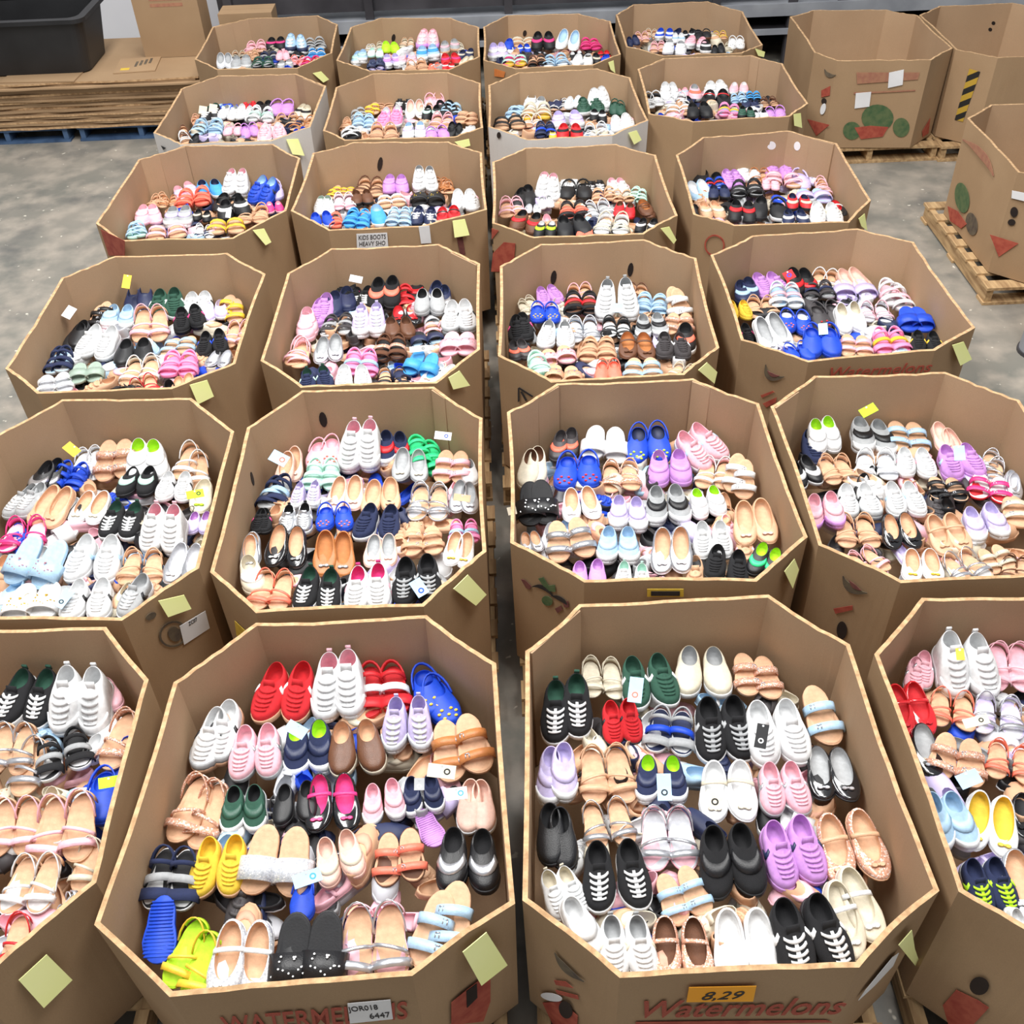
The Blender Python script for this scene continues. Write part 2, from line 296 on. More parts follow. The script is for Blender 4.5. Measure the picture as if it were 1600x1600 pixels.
# ------------------------------------------------------------------ background
for k in range(2):
    r = pallet(-2.92-k*1.1, 9.0, ['blue pallet under the flat cardboard, nearer the shoe bins','blue pallet under the flat cardboard, at the left picture edge'][k], 0, PMB, 'blue pallets under the flat cardboard')
rs = random.Random(9)
zz = .1185
for k in range(22):
    th = rs.uniform(.014,.021); x1 = -2.36 - rs.uniform(0,.10) + (.06 if k > 17 else 0); y0 = 8.40 + rs.uniform(0,.05) - (.07 if k > 18 else 0); x0 = -4.5
    V = []; F = []
    K = 12; jag = [rs.uniform(-.012,.012) for _ in range(K+1)]
    for kk in range(K+1):
        x = x0+(x1-x0)*kk/K
        V += [(x, y0+jag[kk], zz), (x, y0+jag[kk], zz+th-.0015), (x, 9.42, zz), (x, 9.42, zz+th-.0015)]
    mi = []
    for kk in range(K):
        a, b = 4*kk, 4*kk+4; F += [(a,b,b+1,a+1),(a+1,b+1,b+3,a+3),(a,a+2,b+2,b),(a+2,a+3,b+3,b+2)]; mi += [1,0,0,1]
    F += [(0,1,3,2),(4*K,4*K+2,4*K+3,4*K+1)]; mi += [1,1]
    o = new_obj('flattened_box', mesh_of('flattened_box', V, F, mi=mi), None, [M['cardout'], M['rim'] if k % 3 == 0 else M['cardout']])
    ordn = ['bottom','second','third','fourth','fifth','sixth','seventh','eighth','ninth','tenth','eleventh','twelfth','thirteenth','fourteenth','fifteenth','sixteenth','seventeenth','eighteenth','nineteenth','twentieth','next-to-top','top'][k]
    tag(o, '%s sheet of flattened brown cardboard stacked on the blue pallets' % ordn, 'cardboard', 'flattened boxes stacked on the blue pallets')
    zz += th
STACK_Z = zz
# torn flaps lying on top
for (x0,x1,y0,y1,lab,rz) in ((-3.05,-2.72,8.52,8.86,'loose cardboard flap with printed stripes on top of the flat stack',.08),(-3.9,-3.3,8.38,8.62,'loose plain cardboard flap in front of the black tote',-.06)):
    r = empty('cardboard_flap', ((x0+x1)/2,(y0+y1)/2,STACK_Z), rz); tag(r, lab, 'cardboard', 'loose flaps on the flat stack')
    hx, hy = (x1-x0)/2, (y1-y0)/2
    box('sheet', -hx,hx,-hy,hy,0,.008, M['cardout'], r)
    if 'stripes' in lab:
        for k in range(4): box('printed_bar', -.02+k*.035, 0.0+k*.035, -.05+k*.02, .07+k*.02, .008, .0092, M['darkprint'], r)
        box('printed_bar', -.12, -.05, -.12, -.07, .008, .0092, M['yellowprint'], r)
# black tote
def tote():
    r = empty('plastic_tote', (-3.68, 8.83, STACK_Z+.009)); tag(r, 'large black plastic tote standing on the flattened cardboard', 'tote')
    def ring(hx, hy, z, k=6, rad=.09):
        P = []
        for qx, qy, a0 in ((1,1,0),(-1,1,PI/2),(-1,-1,PI),(1,-1,1.5*PI)):
            for q in range(k+1):
                a = a0+PI/2*q/k; P.append((qx*(hx-rad)+rad*math.cos(a), qy*(hy-rad)+rad*math.sin(a), z))
        return P
    R = [ring(.44,.28,0), ring(.50,.33,.40), ring(.47,.30,.40), ring(.42,.26,.02)]; n = len(R[0]); V = sum(R, []); F = []
    for a in range(3):
        for k in range(n): F.append((a*n+k, a*n+(k+1)%n, (a+1)*n+(k+1)%n, (a+1)*n+k))
    F += [tuple(range(n-1,-1,-1)), tuple(range(3*n,4*n))]
    new_obj('tub', mesh_of('tub', V, F), r, [M['tote']])
    R = [ring(.505,.335,.385), ring(.53,.36,.385), ring(.53,.36,.415), ring(.47,.30,.415)]; V = sum(R, []); F = []
    for a in range(4):
        for k in range(n): F.append((a*n+k, a*n+(k+1)%n, ((a+1)%4)*n+(k+1)%n, ((a+1)%4)*n+k))
    new_obj('rim_lip', mesh_of('rim_lip', V, F), r, [M['tote']])
tote()
# upright cardboard box leaning behind the stack
def upright_box(x0, x1, y0, y1, z0, z1, label, lean):
    r = empty('cardboard_box', ((x0+x1)/2, y0, z0)); r.rotation_euler = (lean, 0, 0); tag(r, label, 'cardboard box', 'brown boxes by the back wall')
    w = (x1-x0)/2; d = y1-y0; h = z1-z0; t = .006
    for nm, b in (('front_panel',(-w,w,0,t,0,h)),('back_panel',(-w,w,d-t,d,0,h)),('side_panel',(-w,-w+t,t,d-t,0,h)),('side_panel',(w-t,w,t,d-t,0,h)),('top_flap',(-w,w,0,d/2-.002,h,h+t)),('top_flap',(-w,w,d/2+.002,d,h,h+t))):
        box(nm, *b, M['cardout'], r)
    return r
ub = upright_box(-2.86, -2.34, 8.86, 9.16, STACK_Z+.001, STACK_Z+.62, 'tall plain brown box with red stamp standing on the flat stack', 0)
for k in range(3): box('red_stamp', -.12, .14, -.0015, 0, .385+k*.045, .41+k*.045, M['faintred'], ub)
upright_box(-2.24, -1.80, 9.02, 9.26, 0, .76, 'brown box with open flap behind the farthest row of bins', 0)
# storage rack behind the last row
rk = empty('storage_rack', (1.2, 9.62, 0)); tag(rk, 'low grey steel storage rack with dark shelves behind the bins', 'rack')
X0, X1 = -2.35, 5.6
for x in (-3.45,-2.25,-1.05,.75,1.42,1.85,3.1,4.3):
    box('rack_post', x-.035, x+.035, -.16, -.10, 0, 1.6, M['rackdark'], rk)
for nm, y0, y1, z0, z1, m in (('front_beam',-.20,-.17,.30,.345,'rackgrey'),('shelf_edge',-.19,-.165,.45,.55,'rackgrey'),('shelf_deck',-.165,.55,.50,.53,'rackgrey'),('lower_deck',-.165,.55,.30,.33,'rackdark'),('gap_shade_sheet',.55,.57,0,1.6,'gap'),('upper_panel',-.09,-.06,.60,1.5,'rackdark')):
    box(nm, X0-1.2, X1-1.2 if nm != 'upper_panel' else 1.3, y0, y1, z0, z1, M[m], rk)
# grey post at the right edge of the aisle
def post():
    r = empty('steel_post', (2.985, 4.80, 0)); tag(r, 'grey round steel post beside the aisle at the right edge', 'post')
    n = 24
    def cyl(nm, rad, z0, z1, m):
        V = [(rad*math.cos(2*PI*k/n), rad*math.sin(2*PI*k/n), z) for z in (z0,z1) for k in range(n)]
        F = [(k,(k+1)%n,n+(k+1)%n,n+k) for k in range(n)]+[tuple(range(n-1,-1,-1)), tuple(range(n,2*n))]
        new_obj(nm, mesh_of(nm, V, F), r, [m])
    cyl('base_plate', .108, 0, .02, M['rackdark']); cyl('shaft', .10, .02, .62, M['rackgrey']); cyl('cap', .104, .62, .65, M['rackgrey'])
post()

# ------------------------------------------------------------------ shoe shapes (heel at x=0, toe at x=1, length 1)
def sg(v, p): return np.sign(v)*np.abs(v)**p
def outline(s, sc=1.0, side=1, w=1.0):
    c, q = np.cos(s), np.sin(s)
    x = .5+.5*sg(c,.86)
    hw = np.interp(x, [0,.12,.42,.70,.88,1], [.140,.178,.168,.222,.216,.185])*w
    y = hw*sg(q,.76) + side*(.05*x*x-.012)
    return .5+(x-.5)*sc, y*sc
def spring(x): return .045*np.maximum(0,(x-.72)/.28)**2
class Geo:
    def __init__(s): s.V = []; s.F = []
    def add(s, V, F):
        n = len(s.V); s.V += [tuple(map(float,v)) for v in V]; s.F += [tuple(i+n for i in f) for f in F]; return s
    def loft(s, rings, cap0=False, cap1=False):
        n = len(rings[0]); V = [p for r in rings for p in r]; F = []
        for a in range(len(rings)-1):
            for k in range(n): F.append((a*n+k, a*n+(k+1)%n, (a+1)*n+(k+1)%n, (a+1)*n+k))
        if cap0: F.append(tuple(range(n-1,-1,-1)))
        if cap1: m = (len(rings)-1)*n; F.append(tuple(range(m, m+n)))
        return s.add(V, F)
def ring_at(n, z, sc, side, w=1.0, sp=True, z2=None):
    s = np.linspace(0, 2*PI, n, endpoint=False); x, y = outline(s, sc, side, w)
    return [(a, b, z + (spring(a) if sp else 0)) for a, b in zip(x, y)]
def slab(n, z0, z1, sc, side, w=1.0, round_=.012):
    g = Geo(); return g.loft([ring_at(n, z0, sc*.95, side, w), ring_at(n, z0+round_, sc, side, w), ring_at(n, z1-round_*.6, sc, side, w), ring_at(n, z1, sc*.985, side, w)], True, True)
class Upper:
    """skin from the sole edge up to the foot opening; at(s, u) gives a point on it"""
    def __init__(s, side, z0, xo, ro, yo, zheel, zside, zfront, w=1.0, vamp=.5, sc=.965):
        s.__dict__.update(side=side, z0=z0, xo=xo, ro=ro, yo=yo, zh=zheel, zs=zside, zf=zfront, w=w, vamp=vamp, sc=sc)
    def at(s, a, u):
        a = np.asarray(a, float); u = np.asarray(u, float); c = np.cos(a)
        bx, by = outline(a, s.sc, s.side, s.w); bz = s.z0 + spring(bx)
        ox = s.xo + s.ro*c; oy = s.yo*sg(np.sin(a),.9) + s.side*(.05*ox*ox-.012)
        oz = np.where(c > 0, s.zs+(s.zf-s.zs)*np.abs(c)**1.5, s.zs+(s.zh-s.zs)*np.abs(c)**1.5)
        hu = u**1.7; wt = np.maximum(0, c)**1.2
        vs = 1-(1-u)**1.9
        k = .30; vt = np.where(u < k, s.vamp*(1-(1-np.minimum(u/k,1))**2.2), s.vamp+(1-s.vamp)*((u-k)/(1-k))**1.15)
        v = vs*(1-wt)+vt*wt
        bul = .018*np.sin(PI*np.minimum(1,u*1.25))*(1-wt*.3)
        x = bx+(ox-bx)*hu; y = by+(oy-by)*hu; nx, ny = bx-.45, by*1.0; l = np.sqrt(nx*nx*.3+ny*ny)+1e-6
        return np.stack([x, y+bul*ny/l, bz+(oz-bz)*v], -1)
    def skin(s, n, m):
        a = np.linspace(0, 2*PI, n, endpoint=False); g = Geo()
        us = np.linspace(0, 1, m+1); R = [s.at(a, np.full(n, u)) for u in us]
        last = R[-1].copy(); last[:,0] = s.xo+(last[:,0]-s.xo)*.93; last[:,1] *= .90; last[:,2] += .006
        R.append(last); return g.loft([[tuple(p) for p in r] for r in R])
    def lining(s, n, zin):
        a = np.linspace(0, 2*PI, n, endpoint=False); top = s.at(a, np.ones(n)); g = Geo()
        t1 = top.copy(); t1[:,0] = s.xo+(t1[:,0]-s.xo)*.93; t1[:,1] *= .90; t1[:,2] += .005
        x = s.xo+.03+(s.ro+.02)*np.cos(a); bx, by = outline(a, .80, s.side, s.w)
        t2 = t1.copy(); t2[:,2] = zin+(t1[:,2]-zin)*.45
        t3 = np.stack([s.xo+(t1[:,0]-s.xo)*.95, t1[:,1]*.97, np.full(n, zin)], -1)
        return g.loft([[tuple(p) for p in r] for r in (t1,t2,t3)], False, True)
    def patch(s, s0, s1, u0, u1, ns, nu, off=.004, th=.016):
        A = np.linspace(0, 1, ns+1); B = np.linspace(0, 1, nu+1)
        T = []; Bt = []
        for b in B:
            u = np.full(ns+1, u0+(u1-u0)*b)
            l, r = (s0(b), s1(b)) if callable(s0) else (s0, s1)
            a = l+(r-l)*A; P = s.at(a, u); e = 1e-3
            da = s.at(a+e, u)-s.at(a-e, u); du = s.at(a, np.minimum(1,u+e))-s.at(a, np.maximum(0,u-e))
            nn = np.cross(da, du); nn /= np.linalg.norm(nn, axis=1, keepdims=True)+1e-9
            cen = np.array([.5,0,.1]); sgn = np.sign(np.sum(nn*(P-cen), 1, keepdims=True)); nn *= np.where(sgn == 0, 1, sgn)
            T.append(P+nn*(off+th)); Bt.append(P+nn*(off-.012))
        g = Geo(); n = ns+1; m = nu+1
        V = [p for r in T for p in r]+[p for r in Bt for p in r]; F = []
        for b in range(nu):
            for a in range(ns): q = b*n+a; F.append((q,q+1,q+n+1,q+n))
        o = n*m; ed = [k for k in range(n)]+[k*n+n-1 for k in range(1,m)]+[(m-1)*n+k for k in range(n-2,-1,-1)]+[k*n for k in range(m-2,0,-1)]
        for i in range(len(ed)): p, q = ed[i], ed[(i+1)%len(ed)]; F.append((p, o+p, o+q, q))
        return g.add(V, F)
def ribbon(pts, wd, w, th):
    """strap: pts path, wd width directions, w width, th thickness"""
    pts = [np.array(p, float) for p in pts]; wd = [np.array(d, float)/np.linalg.norm(d) for d in wd]; V = []; F = []; k = len(pts)
    for i in range(k):
        t = pts[min(i+1,k-1)]-pts[max(i-1,0)]; nn = np.cross(t, wd[i]); nn /= np.linalg.norm(nn)+1e-9
        for a, b in ((-1,-1),(1,-1),(1,1),(-1,1)): V.append(pts[i]+wd[i]*a*w/2+nn*b*th/2)
    for i in range(k-1):
        a = 4*i
        for q in range(4): F.append((a+q, a+(q+1)%4, a+4+(q+1)%4, a+4+q))
    F += [(3,2,1,0), tuple(4*k-4+q for q in range(4))]
    return Geo().add(V, F)
def arch(x, hw, zb, zt, w, th, k=10, slant=0, yc=0, tilt=0):
    P = []; D = []
    for i in range(k+1):
        a = PI*i/k; y = -hw*math.cos(a); P.append((x+slant*y, y+yc, zb+(zt-zb)*math.sin(a)**.75)); D.append((1, slant*.5, tilt*math.sin(a)))
    return ribbon(P, D, w, th)
def heel_loop(x, hw, z0, z1, w, th, k=10, yc=0, back=.02):
    P = []; D = []
    for i in range(k+1):
        a = PI*i/k; q = math.sin(a); P.append((x-(x-back)*q**.9, -hw*math.cos(a)*(1-.12*q)+yc, z0+(z1-z0)*q**.8)); D.append((.25*q, 0, 1))
    return ribbon(P, D, w, th)
def blob(c, r, k=8):
    g = Geo(); R = []
    for j in range(1,4):
        t = PI*j/4; R.append([(c[0]+r[0]*math.sin(t)*math.cos(2*PI*i/k), c[1]+r[1]*math.sin(t)*math.sin(2*PI*i/k), c[2]+r[2]*math.cos(t)) for i in range(k)])
    return g.loft(R, False, False).loft([[(p[0],p[1],p[2]) for p in R[0]][::-1]], False, True).loft([R[2]], False, True)
def shoe(ty, side, hi=True):
    """list of (part name, Geo, colour slot, surface)"""
    n = 30 if hi else 14; m = 7 if hi else 3; P = []; k = 10 if hi else 6; ns = 8 if hi else 4
    yc = lambda x: side*(.05*x*x-.012)
    if ty in ('sn','ht','vs','sl'):
        zt = {'sn':.37,'ht':.60,'vs':.40,'sl':.35}[ty]; zs = {'sn':.29,'ht':.52,'vs':.33,'sl':.28}[ty]; zf = {'sn':.35,'ht':.56,'vs':.37,'sl':.31}[ty]
        xo = {'sn':.235,'ht':.20,'vs':.235,'sl':.26}[ty]; ro = {'sn':.205,'ht':.165,'vs':.195,'sl':.225}[ty]
        U = Upper(side, .095, xo, ro, .125 if ty != 'sl' else .132, zt, zs, zf, vamp={'sn':.50,'ht':.30,'vs':.50,'sl':.62}[ty])
        P.append(('sole', slab(n, 0, .115, 1.0, side), 1, 'rubber'))
        P.append(('upper', U.skin(n, m), 0, 'fabric' if ty != 'sl' else 'leather'))
        P.append(('lining', U.lining(n, .14), 3, 'fabric'))
        if ty in ('sn','ht'):
            g = Geo(); q = 5 if hi else 3; u0, u1 = (.40,.93) if ty == 'sn' else (.32,.93)
            for i in range(q):
                a = u0+(u1-u0)*i/q; hw_ = .34+.42*i/max(1,q-1); t = U.patch(-hw_, hw_, a, a+(u1-u0)/q*.50, ns, 1, .006, .018); g.add(t.V, t.F)
            t = U.patch(-.10, .10, u0, u1, 2, 4 if hi else 2, -.004, .010); g.add(t.V, t.F)
            P.append(('laces', g, 'L', 'fabric'))
            tz = zf; P.append(('tongue', ribbon([(xo+ro+.04, yc(.4), tz-.05), (xo+ro-.005, yc(.4), tz+.02), (xo+ro-.035, yc(.4), tz+.07)], [(0,1,0)]*3, .15, .02), 0, 'fabric'))
            if hi: P.append(('heel_tab', ribbon([(.02,yc(0),zt-.06),(.008,yc(0),zt+.01),(.006,yc(0),zt+.04)], [(0,1,0)]*3, .07, .03), 'H', 'fabric'))
        if ty == 'sn':
            for sg_ in (1,-1):
                P.append(('side_stripe', U.patch(lambda b, q=sg_: q*(1.75-.55*b)-.09, lambda b, q=sg_: q*(1.75-.55*b)+.09, .06, .80, 2, 5 if hi else 3, .003, .010), 'S', 'leather'))
        if ty == 'sn': P.append(('toe_overlay', U.patch(-1.25, 1.25, 0.0, .26, ns+2, 3 if hi else 2, .002, .008), 'O', 'fabric'))
        if ty in ('ht','vs'):
            P.append(('toe_cap', U.patch(-1.15, 1.15, 0.0, .30, ns+2, 3 if hi else 2, .004, .012), 'C' if ty == 'vs' else 'T', 'rubber'))
        if ty == 'vs':
            P.append(('strap', U.patch(-1.3, 1.3, .60, .84, ns+2, 2, .004, .013), 2, 'leather'))
        if ty == 'sl': P.append(('trim_band', U.patch(-1.2, 1.2, .55, .80, ns+2, 2, .003, .014), 2, 'leather'))
    elif ty in ('bf','mj'):
        U = Upper(side, .03, .40, .365, .148, .20, .145, .13, w=.93, vamp=.75)
        P.append(('sole', slab(n, 0, .04, .985, side, .94, .01), 1, 'rubber'))
        P.append(('upper', U.skin(n, max(3,m-2)), 0, 'leather'))
        P.append(('insole', U.lining(n, .055), 3, 'footbed'))
        if ty == 'mj': P.append(('strap', arch(.40, .165, .10, .205, .06, .016, k, .06*side, yc(.4)), 2, 'leather'))
        if hi:
            x = .80; g = Geo(); z = .145
            for q in (1,-1): b = blob((x, yc(x)+q*.045, z), (.035,.045,.022)); g.add(b.V, b.F)
            b = blob((x, yc(x), z+.004), (.022,.02,.024)); g.add(b.V, b.F)
            P.append(('bow', g, 2, 'leather'))
    elif ty in ('sa','s2','sd','ss','ff'):
        th = {'sa':.055,'s2':.075,'sd':.085,'ss':.10,'ff':.085}[ty]; w = {'sa':.96,'s2':1.04,'sd':1.08,'ss':1.05,'ff':1.06}[ty]
        P.append(('sole', slab(n, 0, th, 1.0, side, w), 1, 'rubber'))
        if ty == 'ff':
            g = Geo()
            for i in range(16 if hi else 7):
                x = .10+.80*i/(15 if hi else 6); hw = float(np.interp(x,[0,.12,.42,.70,.88,1],[.09,.15,.15,.2,.19,.12]))
                V, F = box_vf(x-.012, x+.012, yc(x)-hw, yc(x)+hw, th-.01+float(spring(np.array(x))), th+.022+float(spring(np.array(x)))); g.add(V, F)
            P.append(('tread', g, 0, 'rubber')); return P
        P.append(('footbed', Geo().loft([ring_at(n, th-.004, .965, side, w), ring_at(n, th+.012, .955, side, w), ring_at(n, th+.006, .86, side, w)], False, True), 3, 'footbed'))
        B = th
        if ty == 'sa':
            P.append(('toe_strap', arch(.76, .22, B*.5, .215, .105, .018, k, -.10*side, yc(.76)), 2, 'leather'))
            P.append(('instep_strap', arch(.57, .195, B*.5, .225, .05, .016, k, .25*side, yc(.57)), 2, 'leather'))
            P.append(('ankle_strap', heel_loop(.36, .18, B, .30, .045, .016, k, yc(.2), .03), 2, 'leather'))
            P.append(('heel_counter', heel_loop(.14, .16, B, .15, .13, .016, k, yc(.1), .005), 0, 'leather'))
        if ty == 's2':
            for x, zt in ((.74,.225),(.42,.245)):
                P.append(('strap', arch(x, .235 if x > .5 else .20, B*.4, zt, .135, .020, k, -.08*side, yc(x)), 2, 'leather'))
            if hi:
                for x in (.74,.42):
                    g = Geo(); q = -side
                    for a in (0,1):
                        V, F = box_vf(x-.035, x+.035, yc(x)+q*(.10+.045*a)-.006, yc(x)+q*(.10+.045*a)+.006, .195-.02*a, .235-.02*a); g.add(V, F)
                    V, F = box_vf(x-.035, x-.022, yc(x)+min(q*.10,q*.145), yc(x)+max(q*.10,q*.145), .19, .225); g.add(V, F)
                    P.append(('buckle', g, 'M', 'metal'))
        if ty == 'sd':
            P.append(('band', arch(.66, .24, B*.3, .275, .34, .026, k+2, 0, yc(.66), .10), 0, 'leather'))
            g = Geo(); rr = random.Random(3)
            for i in range(14 if hi else 5):
                a = rr.uniform(.7, 2.44); x = rr.uniform(.53,.80); b = blob((x, -.24*math.cos(a)+yc(.66), B*.3+(.275-B*.3)*math.sin(a)**.75+.016), (.016,.016,.012), 6); g.add(b.V, b.F)
            P.append(('studs', g, 'S', 'metal'))
        if ty == 'ss':
            P.append(('toe_strap', arch(.78, .235, B*.4, .255, .19, .026, k, 0, yc(.78), .12), 0, 'fabric'))
            P.append(('instep_strap', arch(.53, .215, B*.4, .285, .13, .028, k, .12*side, yc(.53)), 2, 'fabric'))
            P.append(('ankle_strap', arch(.30, .185, B*.6, .36, .075, .026, k, 0, yc(.3), -.3), 0, 'fabric'))
            P.append(('heel_strap', heel_loop(.34, .185, B, .27, .10, .026, k, yc(.15), .01), 0, 'fabric'))
    elif ty == 'cl':
        U = Upper(side, .09, .27, .235, .145, .20, .23, .30, w=1.08, vamp=.62, sc=.985)
        P.append(('sole', slab(n, 0, .11, 1.0, side, 1.08, .02), 1, 'rubber'))
        P.append(('upper', U.skin(n, m), 0, 'rubber'))
        P.append(('lining', U.lining(n, .12), 3, 'rubber'))
        P.append(('heel_strap', heel_loop(.42, .20, .22, .33, .06, .022, k, yc(.2), -.01), 0, 'rubber'))
        g = Geo(); q = ((.50,-.55),(.50,0),(.50,.55),(.66,-.3),(.66,.3),(.36,-.3),(.36,.35)) if hi else ((.5,-.4),(.5,.4),(.62,0))
        for u, a in q:
            p = U.at(np.array(a), np.array(u)); b = blob(tuple(p+np.array([.01,0,.006])), (.03,.03,.016), 6); g.add(b.V, b.F)
        P.append(('charms', g, 2, 'rubber'))
    return P
TYPE = {'sn':('lace_up_sneaker','lace-up sneakers','sneaker'),'ht':('high_top_sneaker','high-top sneakers','sneaker'),'vs':('strap_sneaker','strap sneakers','sneaker'),'sl':('slip_on_shoe','slip-ons','shoe'),
        'bf':('ballet_flat','ballet flats','flat'),'mj':('mary_jane_shoe','mary janes','flat'),'sa':('strappy_sandal','strappy sandals','sandal'),'s2':('two_strap_sandal','two-strap sandals','sandal'),
        'sd':('slide_sandal','slides','sandal'),'ss':('sport_sandal','sport sandals','sandal'),'cl':('clog','clogs','clog'),'ff':('slide_sandal','slides lying sole up','sandal')}
ACC = {'sn':'side stripes','ht':'toe caps','vs':'straps','sl':'trim','bf':'bows','mj':'straps','sa':'straps','s2':'straps','sd':'studs','ss':'straps','cl':'charms','ff':'tread'}
def slot_col(ty, cols, slot):
    m, so, ac, li = cols
    if slot == 'L':                                   # laces
        if ty == 'ht': return 'W' if m in 'WPLI' else ac
        if ac == 'W' and m in 'KSN': return 'W'
        if ac in 'QV' and m in 'KN': return ac
        return 'W' if m in 'WQ' else m
    if slot == 'S':                                   # stripes / studs: only where they differ
        if ty == 'sd': return None if ac == m else ac
        if ac == m or (m in 'K' and ac == 'W' and so == 'W'): return None
        return 'K' if (m == 'W' and ac == 'Q') else ac
    if slot == 'H': return li if (li != m or ty == 'ht') else None
    if slot == 'T': return ac if ac != m else so
    if slot == 'M': return 'S'
    if slot == 'O': return 'Q' if m == 'W' and ac == 'Q' and so in 'TQ' else None
    if slot == 'C': return so if so != m else None
    if slot == 2 and ty in ('cl','sl','bf') and ac == m: return None if ty != 'bf' else m
    return (m, so, ac, li)[slot]
def surf(ty, c, s):
    if s == 'leather' or s == 'fabric':
        if c == 'S': return 'glitter' if ty in ('mj','sd') else 'metal'
        if c == 'G': return 'glitter'
        if c in 'KRN' and ty in ('bf','mj') and s == 'leather': return 'patent'
        if ty in ('ss','ff') and c in 'JFPMOBZRVm': return 'rubber'
    return s
MESH = {}
UNDER = {'toe_overlay':'upper','side_stripe':'upper','toe_cap':'upper','heel_tab':'upper','trim_band':'upper','charms':'upper','bow':'upper','studs':'band','buckle':'strap'}
def part_meshes(ty, side):
    if (ty, side) not in MESH:
        L = []
        for nm, g, slot, s in shoe(ty, side):
            me = mesh_of(nm, g.V, g.F, smooth=True); me.materials.append(SM[s]); L.append((nm, me, slot, s))
        MESH[ty, side] = L
    return MESH[ty, side]
LOW = {}
def low_arrays(ty, side):
    if (ty, side) not in LOW: LOW[ty, side] = [(np.array(g.V), g.F, slot) for nm, g, slot, s in shoe(ty, side, False)]
    return LOW[ty, side]
def merged(ty, side, cols):
    V = []; F = []; C = []
    for v, f, slot in low_arrays(ty, side):
        c = slot_col(ty, cols, slot)
        if c is None: continue
        n = len(V); V += [tuple(p) for p in v]; F += [tuple(i+n for i in q) for q in f]; C += [(*lin(PAL[c]),1)]*len(v)
    return V, F, C
def tinted(name, V, F, C):
    me = mesh_of(name, V, F, smooth=True); a = me.color_attributes.new('tint', 'FLOAT_COLOR', 'POINT')
    a.data.foreach_set('color', np.array(C, dtype=np.float32).ravel()); me.materials.append(SM['mixed']); return me
ORDW = ['first','second','third','fourth','fifth','sixth','seventh','eighth','ninth','tenth']
